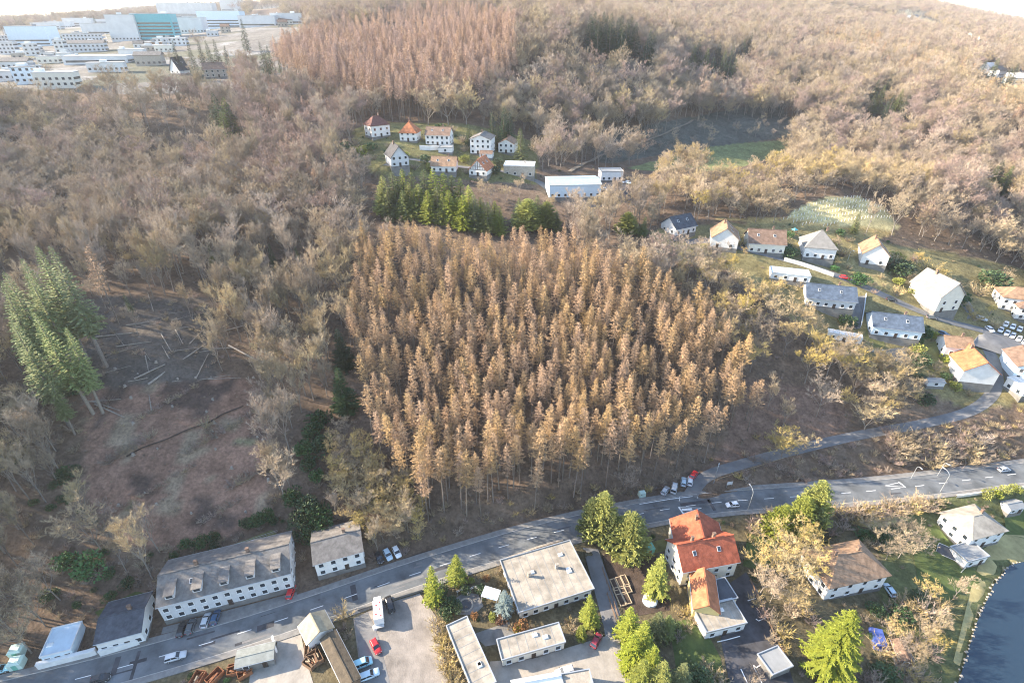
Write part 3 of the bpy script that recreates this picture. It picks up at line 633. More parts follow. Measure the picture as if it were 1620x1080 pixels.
house3('long brown mossy shed beside the light blue vans', (508,1012), (545,1088), (571,1076), 3.0, 0.5, tiles=RMOS, wall=WOOD, chim=0, wins={'f': (4, 1)}, ov=.3, cat='shed', name='long_shed')
house3('low shed with greenish grey roof and white end wall', (372,1056), (432,1041), (428,1017), 2.6, 0.4, tiles=CORRG, wall=CONCD, chim=0, wins={'f': (2, 1)}, ov=.2, cat='shed', name='low_shed')
red0 = house3('big house with bright red tiled roofs and beige flat annexe by the main road', (1082,902), (1168,886), (1148,838), 6.8, 4.2, tiles=RRED, wall=CREAM, chim=2, wins={'f': (4, 2), 'l': (3, 2), 'r': (3, 2)}, ov=.5)
red1 = house3('red roofed cross wing with gable toward the main road', (1070,862), (1062,822), (1130,810), 6.8, 4.4, tiles=RRED, wall=CREAM, chim=1, wins={'l': (2, 2), 'f': (2, 2), 'r': (2, 2)}, ov=.5, name='house_wing', cat='house wing', doorside='')
red2 = house3('narrow red roofed rear wing with yellow walls', (1098,962), (1092,905), (1128,898), 5.0, 2.4, tiles=RORG, wall=mat('yellow_render', (0.62, 0.50, 0.22), .85, .1), chim=0, wins={'l': (2, 1), 'f': (3, 1)}, ov=.3, name='house_wing', cat='house wing', doorside='')
red3 = house3('dark flat roof extension between red house and beige annexe', (1128,955), (1166,946), (1158,912), 3.6, 0, roof='flat', tiles=FELTD, wall=CREAM, chim=0, wins={'r': (2, 1)}, ov=.2, name='extension', cat='extension', doorside='')
red4 = house3('beige flat annexe with pale walls at the car park', (1118,1000), (1180,985), (1170,945), 3.2, 0, roof='flat', tiles=FELT, wall=WHITE, skylights=1, chim=0, wins={'f': (3, 1), 'r': (2, 1)}, ov=.25, name='annexe', cat='annexe')
absorb(red0, red1, red2, red3, red4)
house3('white walled house with brown red hipped roof among bare trees', (1313,928), (1406,908), (1378,852), 6.0, 4.0, roof='hip', tiles=RTAN, wall=WHITE, chim=2, wins={'f': (4, 2), 'l': (3, 2), 'r': (3, 2)}, ov=.6)
bri0 = house3('beige roofed house beside the stream bridge', (1538,852), (1592,838), (1570,792), 5.5, 2.6, roof='hip', tiles=FELT, wall=WHITE, chim=1, wins={'f': (3, 2), 'l': (3, 2)}, ov=.5)
bri1 = house3('small blue grey flat annexe with white wall by the lawn', (1530,889), (1564,880), (1556,852), 3.0, 0, roof='flat', tiles=FELTG, wall=WHITE, chim=0, wins={'f': (2, 1)}, ov=.2, name='annexe', cat='annexe')
absorb(bri0, bri1)
house('small grey garden hut beside the stream bridge', at_px(1597,806), RAD(12), 5.5, 3.2, 2.3, .8, tiles=FELTG, wall=GREYW, chim=0, wins={'f': (2, 1)}, ov=.2, name='garden_hut', cat='hut')
o = house3('pale panelled carport roof at the car park corner', (1222,1066), (1252,1053), (1243,1018), 2.4, 0, roof='flat', tiles=FELTG, wall=CONCD, chim=0, wins={}, ov=.3, name='carport', cat='carport', doorside='')
house('small brown garden shed behind the big spruce', at_px(1422,1038), RAD(80), 5, 3, 2.3, 1.0, tiles=RBRN, wall=WOOD, chim=0, wins={'l': (1, 1)}, ov=.2, name='garden_shed', cat='shed')

# on the hill above the larch stand
UP = 'houses on the hill above the larch stand'
house('white house with dark red hipped roof leftmost on the hill', at_px(598,215), RAD(38), 11, 9.5, 6.2, 4.2, roof='hip', half=.3, tiles=RDRED, wins={'f': (3, 2), 'l': (2, 2)}, group=UP)
house('white house with steep orange roof and dormer on the hill', at_px(650,222), RAD(82), 9, 9.5, 4.6, 5.2, tiles=RORG, wins={'l': (3, 2), 'f': (2, 1)}, roof='hip', half=.25, dormers=0, group=UP, doorside='l')
house('white hillside house with wide grey brown roof', at_px(696,228), RAD(-8), 13.5, 9.5, 5.6, 3.4, tiles=RBRN, wins={'f': (5, 2), 'r': (2, 2)}, group=UP)
house('tall bluish white hillside house with low grey gable', at_px(764,241), RAD(80), 12, 11.5, 8.0, 2.2, tiles=RGRY, wall=WHITE, wins={'l': (4, 3), 'f': (3, 2)}, group=UP, doorside='l')
house('smaller white house with pale brown gable beside the cypress', at_px(804,240), RAD(76), 10, 9, 5.4, 2.2, tiles=RTAN, wins={'l': (3, 2)}, group=UP, doorside='l')
house('grey gabled house with steep dark roof on the hill', at_px(629,260), RAD(115), 12, 9, 4.8, 5.0, tiles=RDRK, wall=GREYW, wins={'l': (3, 2), 'f': (3, 1)}, group=UP, doorside='l')
house('low hillside house with reddish brown roof and white front', at_px(704,270), RAD(-3), 12.5, 9, 3.4, 3.6, tiles=RTAN, wins={'f': (4, 1)}, group=UP)
o = house('half timbered hillside house with steep orange roof', at_px(762,275), RAD(72), 11, 9.5, 3.2, 5.0, tiles=RORG, wins={'l': (3, 1)}, group=UP, doorside='l')
for k in range(-3, 4):
    hgt = 4.4 - abs(k) * 1.25
    if hgt > .4: MB().box((-5.56, k * 1.25, 3.3 + hgt / 2), (.12, .2, hgt)).ob('timber', DARKW, o)
for zz in (3.3, 5.0): MB().box((-5.57, 0, zz), (.12, 8.4 - (zz - 3.3) * 1.9, .2)).ob('timber', DARKW, o)
house('stone block with flat white roof below the cypress', at_px(822,276), RAD(-6), 16, 10, 5.4, 0, roof='flat', tiles=FELTW, wall=STONE, chim=1, wins={'f': (4, 1), 'l': (2, 1)}, group=UP, ov=.1, name='flat_building', cat='flat building', parapet=WHITE)
house('white flat garage block below the wide hillside house', at_px(706,241), RAD(-3), 7.5, 6, 2.8, 0, roof='flat', tiles=FELTG, wall=WHITE, chim=0, wins={'f': (1, 1)}, ov=.1, name='garage', cat='garage', doorside='')
house('brown roofed garage at the foot of the tall hillside house', at_px(770,250), RAD(-8), 7, 5, 2.6, 1.2, tiles=RBRN, wall=WHITE, chim=0, wins={'f': (1, 1)}, ov=.2, name='garage', cat='garage', doorside='')
house('large pale blue valley hall with tan roof light', at_px(905,306), RAD(4), 26, 17, 6.5, 1.2, tiles=mat('pale_blue_sheet', (0.36, 0.45, 0.50), .6, .12, wave=('X', 1.2, .3)), wall=BLUEW, chim=0, wins={'f': (8, 1)}, name='hall', cat='hall', ov=.3)
house('white sided hall annexe behind the dark car park', at_px(965,284), RAD(4), 12, 8, 5, 0, roof='flat', tiles=FELTG, wall=WHITE, chim=0, wins={'f': (4, 1)}, name='hall_annexe', cat='hall', ov=.2)
house('brown timber chalet alone on the far left hill', at_px(343,122), RAD(25), 15, 11, 5.5, 4.0, tiles=RBRN, wall=STONE, wins={'f': (4, 2), 'r': (3, 2), 'l': (2, 2)}, name='chalet', cat='chalet')
house('white steep gabled house in the shade below the chalet trees', at_px(286,117), RAD(70), 9, 9, 3.0, 8.0, tiles=RDRK, wall=WHITE, wins={'l': (2, 1)}, doorside='')

# along the street
ST_ = 'houses along the street on the right slope'
house('slate roofed house at the wooded end of the street', at_px(1072,366), RAD(28), 12, 10, 3.6, 4.0, tiles=RSLT, wall=GREYW, group=ST_)
house('pale brown roofed street house with white gable wall', at_px(1143,386), RAD(74), 12, 11, 4.8, 4.4, tiles=RTAN, wall=WHITE, group=ST_, doorside='l')
house('wide mauve brown roofed double house on the street', at_px(1206,394), RAD(-10), 15, 11, 4.6, 4.4, tiles=RBRN, wall=CREAM, group=ST_)
house('pale grey pyramid roofed house above the retaining wall', at_px(1289,402), RAD(-14), 12.5, 12, 5.0, 6.0, roof='hip', half=.05, tiles=mat('pale_grey_tiles', (0.25, 0.24, 0.225), .8, .2, wave=('Y', 1.6, .3)), wall=WHITE, group=ST_)
house('street house with tan orange gable roof beside the pine', at_px(1377,412), RAD(68), 12, 10, 5.0, 4.6, tiles=RTAN, wall=WHITE, group=ST_, doorside='l')
house('tall pale grey house at the street corner', at_px(1472,480), RAD(100), 15, 11, 7.4, 5.5, tiles=mat('pale_grey_tiles', (0.25, 0.24, 0.225)), wall=CREAM, group=ST_, doorside='l')
house('low bluish white garage row at the street edge', at_px(1247,440), RAD(-17), 15, 7, 2.8, 0, roof='flat', tiles=BLUEW, wall=WHITE, chim=0, wins={'f': (4, 1)}, name='garage_row', cat='garage', ov=.15)
house('house with broad dark blue slate roof below the street', at_px(1306,478), RAD(-14), 18, 11, 4.0, 3.6, tiles=RBLU, wall=GREYW, group=ST_)
house('long house with blue grey roof beside the driveway', at_px(1408,524), RAD(-16), 17, 11, 4.2, 3.4, tiles=RBLU, wall=BLUEW, group=ST_)
drape('terrace_paving', [(1375,556),(1440,548),(1440,580),(1388,560)], CONCD, .15, 2.5, 'dark paved terrace below the blue grey roof')
o = house('white site cabin with roof hatch at the edge of the wood', at_px(1333,538), RAD(-24), 12, 3.2, 2.8, 0, roof='flat', tiles=FELTW, wall=WHITE, chim=0, skylights=1, wins={'f': (3, 1)}, name='cabin', cat='cabin', ov=.05, parapet=WHITE)
bend0 = house('white gabled house with orange brown roof at the lane bend', at_px(1527,590), RAD(78), 15, 11.5, 5.6, 4.2, tiles=RORG, wall=WHITE, wins={'f': (3, 2)}, ov=.5, doorside='')
bend1 = house('short tan roofed side wing with white end wall', at_px(1504,556), RAD(-12), 9, 8, 4.2, 2.6, tiles=RTAN, wall=WHITE, wins={'l': (2, 1), 'f': (2, 1)}, chim=1, name='house_wing', cat='house wing', doorside='')
absorb(bend0, bend1)
house('white house with pale brown hipped roof at the right edge', at_px(1597,485), RAD(-20), 12, 10, 6, 3.2, roof='hip', tiles=RTAN, wall=WHITE, group=ST_)
house('lower white house with grey brown roof at the right edge', at_px(1620,500), RAD(-20), 11, 10, 5.5, 3.2, roof='hip', tiles=RBRN, wall=WHITE, group=ST_)
house('pale blue walled house with brown roof right of the lane', at_px(1612,590), RAD(72), 12, 10, 6, 2.6, tiles=RBRN, wall=BLUEW, wins={'f': (3, 2), 'l': (3, 2)}, doorside='l')
house('white terraced balcony block at the lane bend', at_px(1618,618), RAD(10), 10, 7, 4, 0, roof='flat', tiles=FELTW, wall=WHITE, chim=0, wins={'f': (4, 1), 'l': (2, 1)}, name='balcony_block', cat='flat building', ov=.2, parapet=WHITE)
house('low pale roofed shed beside the orange roofed gable house', at_px(1475,609), RAD(-5), 6, 3, 2.2, .5, tiles=FELTG, wall=GREYW, chim=0, wins={'f': (1, 1)}, ov=.15, name='garden_shed', cat='shed', doorside='')

# ------------------------------------------------------------------ the town on the left plateau
def block(label, u, v, w, d, h, rz, wall, roofm_, bands=2, cat='building', name='town_building', gable=0.0, dz=0.0, group='buildings of the far town', px=False):
    p = P(u, v)
    if px:      # sizes given as seen: metres follow from the distance
        k = (p.y * CT + (CAMH - p.z) * ST) / F; w, d, h = w * k, d * k, h * k
    KEEP.append((p.x, p.y, p.z, h, w / 2, .8)); PADS.append((p.x, p.y, rz, w / 2 + 4, d / 2 + 4))
    o = tag(empty(name, (p.x, p.y, p.z + dz), rz), label, cat, group)
    vs = MB().box((0, 0, (h - 12) / 2), (w, d, h + 12)); vs.ob('wall', wall, o)
    if gable: 
        r = MB(); r.slab([(-w/2-.5,-d/2-.5,h), (w/2+.5,-d/2-.5,h), (w/2+.5,0,h+gable), (-w/2-.5,0,h+gable)], .3); r.slab([(-w/2-.5,0.001,h+gable), (w/2+.5,0.001,h+gable), (w/2+.5,d/2+.5,h), (-w/2-.5,d/2+.5,h)], .3)
        r.add([(-w/2,-d/2,h),(-w/2,d/2,h),(-w/2,0,h+gable-.1)], [(0,2,1)]); r.add([(w/2,-d/2,h),(w/2,d/2,h),(w/2,0,h+gable-.1)], [(0,1,2)])
        rf = r.ob('roof', roofm_, o)
    else:
        rf = MB().box((0, 0, h + .25), (w + .4, d + .4, .5)).ob('roof', roofm_, o)
        for k in range(max(1, int(w * d / 500))):
            b = MB().box((0, 0, .9), (R.uniform(2, 6), R.uniform(2, 4), R.uniform(1, 2.4))).ob('roof_unit', R.choice([FELTG, FELTW, STEEL]), rf); b.location = (R.uniform(-w * .38, w * .38), R.uniform(-d * .35, d * .35), h + .5)
    n = max(2, int(w / 3.4))
    for j in range(bands):
        zz = 1.9 + j * 3.2
        if zz > h - 1: break
        for i in range(n if w < 40 else 0):
            b = MB().box((-w / 2 + w * (i + .5) / n, -d / 2 - .02, zz), (1.7, .12, 1.5)).ob('window', GLASS, o)
        if w >= 40: MB().box((0, -d / 2 - .02, zz), (w * .92, .12, 1.5)).ob('window_band', GLASS, o)
        MB().box((w / 2 + .02, 0, zz), (.12, d * .85, 1.4)).ob('window_band', GLASS, o)
    return o
TB = [
 ('teal glass block towering over the far town', 253,60,56,30,32,12,TEAL,TOWNR,5), ('white windowless wing left of the teal block', 206,64,40,30,34,12,TOWNW,TOWNR,1),
 ('long white factory hall right of the teal block', 305,52,42,30,20,10,TOWNW,TOWNR,1), ('bluish flank hall with long white roof', 355,44,62,36,22,10,BLUEW,TOWNR,3),
 ('low white hall at the wood edge of the town', 412,42,56,24,14,4,TOWNW,TOWNR,1), ('flat white hall end above the larch wood', 458,38,48,24,14,4,TOWNW,TOWNR,1),
 ('large white hall behind the teal block', 300,27,80,26,18,10,TOWNW,TOWNR,2), ('white hall with grey stacks behind the teal block', 240,22,70,26,16,12,GREYW,TOWNR,2),
 ('grey long factory range left of the white wing', 138,70,54,18,14,15,GREYW,FELTG,3), ('second grey range with pale roof ridge', 140,82,54,16,12,15,GREYW,RGRY,3),
 ('white multi storey block at the town edge', 103,90,13,16,22,15,TOWNW,TOWNR,4), ('wide white shed roofs with vents', 160,100,88,36,10,14,TOWNW,TOWNR,1),
 ('white shed with ribbed front at the wood edge', 172,113,52,14,12,13,TOWNW,TOWNR,1), ('grey roofed hall behind the conifers at the wood edge', 240,103,38,18,14,13,STONE,RGRY,1),
 ('white brown block nearest to the left wood', 96,137,56,22,20,9,CREAM,TOWNR,2), ('pale blue apartment block at the far left', 46,131,28,18,22,11,BLUEW,FELTG,3),
 ('low white building left of the apartment block', 14,126,34,18,12,11,TOWNW,TOWNR,1), ('grey gabled house left in the far town', 30,108,38,18,10,12,TOWNW,RGRY,2),
 ('hazy blue hall at the left of the town', 60,72,56,34,26,12,BLUEW,FELTG,2), ('white tower block left of the hazy hall', 18,86,22,14,16,12,TOWNW,TOWNR,4),
 ('white block pair below the hazy hall', 53,88,16,12,16,12,TOWNW,TOWNR,3), ('white terrace row at the far left rim', 16,66,40,12,8,12,TOWNW,TOWNR,2),
 ('long white roof at the rim of the plateau', 78,48,40,14,10,12,TOWNW,TOWNR,2), ('pale hall behind the grey range', 128,42,40,16,11,12,TOWNW,TOWNR,2), ('white hall under the far forest ridge', 180,28,50,16,14,12,TOWNW,TOWNR,2),
 ('grey town block with flat roof beside trees', 173,40,34,14,8,12,GREYW,FELTG,2), ('white low warehouse in mid town', 160,54,44,18,14,13,TOWNW,TOWNR,1), ('cream warehouse row below the grey range', 80,100,30,12,9,13,CREAM,TOWNR,1),
 ('small white office right of the grey hall', 284,72,26,14,10,11,TOWNW,TOWNR,2), ('low pale office under the long factory hall', 262,82,26,12,9,11,CREAM,TOWNR,2), ('orange fronted low shop near the teal block', 246,76,24,10,8,11,RTAN,TOWNR,1),
 ('white workshop with sloping roof at the wood edge', 213,92,36,14,12,13,TOWNW,TOWNR,1), ('far white hall against the ridge', 420,14,44,16,9,6,TOWNW,TOWNR,1), ('dark grey hall behind the long factory', 370,20,32,16,18,9,GREYW,FELTG,2),
 ('long white roof beyond the bluish flank hall', 330,12,60,18,10,8,TOWNW,TOWNR,1), ('far pale block on the skyline of the town', 215,16,40,14,10,10,GREYW,TOWNR,2), ('pale low row at the far left skyline', 32,57,36,10,7,12,GREYW,TOWNR,1), ('white far row left of the ridge', 100,44,30,12,8,12,TOWNW,TOWNR,1),
]
for (lb, u, v, w, d, h_, rz, wm, rm, nb) in TB:
    block(lb, u, v, w, d, h_, RAD(rz), wm, rm, nb, gable=2.5 if rm in (RGRY,) else 0.0, px=True)
RB = random.Random(21)
for k in range(44):
    u_ = RB.uniform(0, 470); vmax = 128 - u_ * .19; v_ = RB.uniform(38, vmax) if u_ < 260 else RB.uniform(30, max(44, vmax - 6)); w_ = RB.uniform(9, 24)
    gb = RB.random() < .4; block('small %s building scattered between the halls of the far town' % ('gabled' if gb else 'flat roofed'), u_, v_, w_, w_ * .5, RB.uniform(5, 9), RAD(13 + RB.uniform(-8, 8)), RB.choice([TOWNW, GREYW, CREAM, STONE]), RB.choice([RGRY, RBRN]) if gb else TOWNR, 2, gable=2.5 if gb else 0, px=True, group='small %s buildings of the far town' % ('gabled' if gb else 'flat roofed'))
FT = 'small houses on the far upper right slope'
RF = random.Random(3); k = 0
for (u, v) in [(1112,8),(1122,14),(1135,6),(1150,18),(1163,24),(1176,21),(1190,27),(1204,30),(1214,28),(1228,32),(1186,12),(1200,8),(1218,4),(1240,10),(1246,18),(1258,24),(1266,30),(1170,6),(1105,20),(1143,12),(1250,6),(1275,33),(1195,20),
               (1435,30),(1446,28),(1560,112),(1575,118),(1600,130),(1612,126),(1552,62),(1566,66),(1538,58)]:
    w = RF.uniform(10, 16); o = block('small pale house with %s roof on the far upper right slope' % ('white' if k % 2 else 'grey'), u, v + 3, w, 10, 6, RF.uniform(-.5, .5), WHITE, FELTW if k % 2 else RGRY, 2, 'house', 'far_house', gable=4, group=FT + (' white' if k % 2 else ' grey')); k += 1

# ------------------------------------------------------------------ cars
def car_meshes(kind):
    Ls, Wd, Ht = {'hatch': (4.1, 1.78, 1.48), 'estate': (4.6, 1.82, 1.52), 'van': (4.9, 1.92, 1.95)}[kind]
    hl, hw = Ls / 2, Wd / 2
    st = [(-hl, .80, .35, .70), (-hl + .10, .92, .25, .84), (-hl * .55, 1.0, .20, .90), (0, 1.0, .20, .92), (hl * .45, 1.0, .20, .92), (hl - .25, .94, .22, .80), (hl, .78, .34, .62)]
    if kind == 'van': st = [(a, b, c, d + .12) for a, b, c, d in st]
    body = MB(); rings = []
    for x, k, zb, zt in st:
        w = hw * k; rings.append([(x, -w * .92, zb), (x, -w, (zb + zt) / 2), (x, -w * .93, zt), (x, -w * .5, zt + .05), (x, w * .5, zt + .05), (x, w * .93, zt), (x, w, (zb + zt) / 2), (x, w * .92, zb)])
    vs = [p for r in rings for p in r]; n = 8
    fs = [(i * n + j, (i + 1) * n + j, (i + 1) * n + (j + 1) % n, i * n + (j + 1) % n) for i in range(len(rings) - 1) for j in range(n)]
    fs += [tuple(range(n)), tuple(reversed(range((len(rings) - 1) * n, len(rings) * n)))]
    body.add(vs, [tuple(reversed(f)) for f in fs])
    zt = Ht; zb = .90 if kind != 'van' else 1.02
    x0, x1, r0, r1 = {'hatch': (-hl + .12, hl * .50, -hl + .55, hl * .12), 'estate': (-hl + .08, hl * .45, -hl + .35, hl * .10), 'van': (-hl + .05, hl * .72, -hl + .18, hl * .42)}[kind]
    cb = MB(); wb, wt = hw * .90, hw * .74
    cb.add([(x0, -wb, zb), (x1, -wb, zb), (x1, wb, zb), (x0, wb, zb), (r0, -wt, zt - .07), (r1, -wt, zt - .07), (r1, wt, zt - .07), (r0, wt, zt - .07)], [(0, 1, 5, 4), (1, 2, 6, 5), (2, 3, 7, 6), (3, 0, 4, 7)])
    rf = MB(); rf.add([(r0 - .04, -wt - .02, zt - .09), (r1 + .05, -wt - .02, zt - .09), (r1 + .05, wt + .02, zt - .09), (r0 - .04, wt + .02, zt - .09), (r0 + .08, -wt * .85, zt), (r1 - .1, -wt * .85, zt), (r1 - .1, wt * .85, zt), (r0 + .08, wt * .85, zt)], [(0, 1, 5, 4), (1, 2, 6, 5), (2, 3, 7, 6), (3, 0, 4, 7), (4, 5, 6, 7), (3, 2, 1, 0)])
    pil = MB()
    for sy in (-1, 1):
        for a, b in ((x0, r0), (x1, r1), ((x0 + x1) / 2, (r0 + r1) / 2)): pil.tube((a, sy * wb * 1.005, zb), (b, sy * wt * 1.01, zt - .08), .05, .045, 4)
    ty = MB().tube((0, -.11, 0), (0, .11, 0), .32, .32, 14); rm = MB().tube((0, -.125, 0), (0, .125, 0), .20, .20, 10)
    return dict(body=body, cabin=cb, roof=rf, pillars=pil, tyre=ty.mesh('tyre', RUBBER), rim=rm.mesh('rim', STEEL), L=Ls, hw=hw, hl=hl,
                head=MB().box((0, 0, 0), (.10, .34, .16)).mesh('headlight', LAMP), tail=MB().box((0, 0, 0), (.08, .26, .2)).mesh('tail_light', TAIL), mirror=MB().box((0, 0, 0), (.12, .2, .14)).mesh('mirror', CHARC), plate=MB().box((0, 0, 0), (.04, .5, .11)).mesh('number_plate', LAMP))
CARK = {k: car_meshes(k) for k in ('hatch', 'estate', 'van')}
CARMESH = {}
def paintm(n, c): return mat('paint_' + n, c, 0.32, 0.04, 1.0, spec=0.6)
CP = {'silver': paintm('silver', (.50, .52, .54)), 'white': paintm('white', (.80, .80, .80)), 'black': paintm('black', (.022, .023, .026)), 'red': paintm('red', (.55, .025, .03)), 'dark red': paintm('dark_red', (.25, .03, .045)), 'light blue': paintm('light_blue', (.32, .58, .66)), 'pale blue': paintm('pale_blue', (.48, .60, .68)), 'dark blue': paintm('dark_blue', (.04, .09, .17)), 'dark grey': paintm('dark_grey', (.10, .11, .12)), 'green': paintm('green', (.15, .32, .22))}
def car(label, kind, colour, x, y, z, rz, group=None, name='car', cat='car', pitch=0.0):
    K = CARK[kind]; key = (kind, colour)
    if key not in CARMESH: CARMESH[key] = (K['body'].mesh('body', CP[colour], True), K['cabin'].mesh('windows', CGLASS), K['roof'].mesh('car_roof', CP[colour]), K['pillars'].mesh('pillars', CP[colour]))
    b, c, r, p = CARMESH[key]; o = tag(empty(name, (x, y, z), rz), label, cat, group); o.rotation_euler = (0, pitch, rz)
    inst('body', b, o); inst('windows', c, o); inst('car_roof', r, o); inst('pillars', p, o)
    for sx in (-.62, .62):
        for sy in (-1, 1):
            w = inst('wheel', K['tyre'], o, (sx * K['hl'], sy * (K['hw'] - .12), .32)); inst('rim', K['rim'], w)
    for sy in (-1, 1):
        inst('headlight', K['head'], o, (K['hl'] - .10, sy * K['hw'] * .62, .62)); inst('tail_light', K['tail'], o, (-K['hl'] + .06, sy * K['hw'] * .68, .75)); inst('mirror', K['mirror'], o, (K['hl'] * .42, sy * (K['hw'] + .06), .98))
    for sx in (-1, 1): inst('number_plate', K['plate'], o, (sx * (K['hl'] - .01), 0, .48))
    return o
def car_px(label, kind, colour, u, v, head, dz=0.10, group=None):
    """head = pixel the car faces"""
    p = P(u, v); q = P(u + head[0], v + head[1]); return car(label, kind, colour, p.x, p.y, p.z + dz, math.atan2(q.y - p.y, q.x - p.x), group)
def car_road(label, kind, colour, u, v, back=False):
    p = PZ(u, v, 0); i = int(np.argmin((MAIN[:, 0] - p.x) ** 2 + (MAIN[:, 1] - p.y) ** 2)); a = on_main(arc[i])[2]
    return car(label, kind, colour, p.x, p.y, 0.005, a + (math.pi if back else 0))
car_road('silver estate car driving on the main road at lower left', 'estate', 'silver', 279,1040)
car_road('black car driving on the main road in the bottom left corner', 'hatch', 'black', 160,1075)
car_road('white car driving past the red roofed house on the main road', 'hatch', 'white', 1158,800, True)
car_road('silver car at the far right end of the main road', 'hatch', 'silver', 1587,744)
car_px('dark car parked in front of the terrace, left of a pair', 'hatch', 'black', 289,997, (3,-9)); car_px('dark grey car parked before the terrace, right of a pair', 'hatch', 'dark grey', 303,993, (3,-9))
car_px('silver car parked before the terrace beside the blue one', 'hatch', 'silver', 327,983, (3,-9)); car_px('dark blue car parked before the roadside terrace', 'hatch', 'dark blue', 342,978, (3,-9))
car_px('red car parked at the end of the roadside terrace', 'hatch', 'red', 461,938, (3,-9))
car_px('black car parked below the brown wood, leftmost of three', 'hatch', 'black', 600,884, (4,8)); car_px('pale blue car parked below the brown wood between two others', 'hatch', 'pale blue', 614,879, (4,8)); car_px('white car parked below the brown wood, rightmost of three', 'hatch', 'white', 628,875, (4,8))
car_px('bright red car alone in the gravel yard', 'hatch', 'red', 595,1024, (6,12)); car_px('light blue van parked beside the long brown shed', 'van', 'light blue', 573,1052, (10,-4)); car_px('pale blue estate parked nearest the bottom edge in the yard', 'estate', 'pale blue', 585,1069, (10,-4))
car_px('black van parked tight beside the white box truck', 'van', 'black', 617,958, (-3,-10))
car_px('dark red car parked in the shade beside the driveway', 'hatch', 'dark red', 943,1015, (5,-9)); car_px('white car parked in the sunlit court at the bottom edge', 'estate', 'white', 893,1064, (-10,3))
car_px('silver car at the bus bay, leftmost of the group', 'hatch', 'silver', 1052,778, (5,-8)); car_px('grey van at the bus bay by the wood', 'van', 'silver', 1066,774, (2,-9)); car_px('silver blue car parked at the lane mouth', 'hatch', 'pale blue', 1081,764, (1,-9)); car_px('white car parked between blue and red at the lane mouth', 'hatch', 'white', 1091,763, (1,-9)); car_px('red car parked at the lane mouth below the wood', 'hatch', 'red', 1097,753, (4,-6))
car_px('pale blue car parked beside the brown red hipped house', 'hatch', 'pale blue', 1406,935, (-5,-8)); car_px('bright blue car cut by the left picture edge', 'hatch', 'light blue', 2,1061, (10,-3))
car_px('red car parked on the street below the grey pyramid roof', 'hatch', 'red', 1336,441, (8,3)); car_px('dark car parked at the street bank', 'hatch', 'black', 1410,476, (8,3)); car_px('dark car in the walled driveway below the street', 'hatch', 'black', 1353,518, (-2,9)); car_px('dark grey car parked by the tall pale house', 'hatch', 'dark grey', 1474,504, (8,3)); car_px('dark blue car parked beside the tan side wing', 'hatch', 'dark blue', 1492,530, (6,5))
for i, (u, v) in enumerate([(1582,521),(1592,526),(1601,530),(1611,535),(1620,540),(1590,512),(1601,516),(1612,520)]):
    car_px('white car in the parked row at the right edge of the street', 'hatch', 'white', u, v + 3, (-3,6), group='white cars parked in a row at the right edge')
car_px('white car on the street corner near the tall pale house', 'hatch', 'white', 1565,523, (6,5)); car_px('silver car by the rubble at the street corner', 'hatch', 'silver', 1552,506, (6,5))
for i, (u, v, c_, lb) in enumerate([(957,302,'white','white car in the valley car park'), (966,312,'black','black car in the middle of the valley car park'), (978,302,'dark blue','dark blue car in the valley car park'), (956,315,'dark grey','dark grey car nearest the valley hall'), (982,290,'silver','silver car at the back of the valley car park'), (994,291,'pale blue','pale blue car at the meadow end of the valley car park'), (970,318,'dark grey','dark grey car at the front of the valley car park')]):
    car_px(lb, 'hatch', c_, u, v, (9,2), 0.2)
# white box truck
p = P(600,972); t = tag(empty('truck', (p.x, p.y, p.z + .1), RAD(106)), 'white box truck with red marks on its roof in the yard', 'truck')
MB().box((-.6, 0, 2.0), (5.2, 2.3, 2.5)).ob('cargo_box', WHITE, t); MB().box((2.9, 0, 1.35), (1.5, 2.1, 1.9), taper=.88).ob('cab', WHITE, t); MB().box((3.45, 0, 1.75), (.5, 1.9, .7)).ob('windscreen', CGLASS, t)
MB().box((-.4, 0, .6), (6.4, 1.0, .25)).ob('chassis', CHARC, t); MB().box((-3.6, 0, .75), (.9, 2.1, .12)).ob('tail_lift', STEEL, t)
for dx, dy in ((-1.8, .5), (-.6, -.4), (.6, .3), (-2.5, -.6), (1.2, -.6)): MB().box((dx, dy, 3.265), (.45, .3, .02), R.uniform(0, 2)).ob('roof_mark', CP['red'], t)
for sx in (-2.1, 2.6):
    for sy in (-1, 1): w = inst('wheel', CARK['van']['tyre'], t, (sx, sy * 1.0, .42), 0, (1.3,) * 3); inst('rim', CARK['van']['rim'], w)
p = P(594,994); MB_ = MB().tube((0, 0, 0), (0, 0, .9), .55, .55, 12).tube((0, 0, .9), (0, 0, 1.0), .6, .45, 12).ob('water_butt', WHITE); MB_.location = p; tag(MB_, 'round white tank standing below the box truck', 'tank')
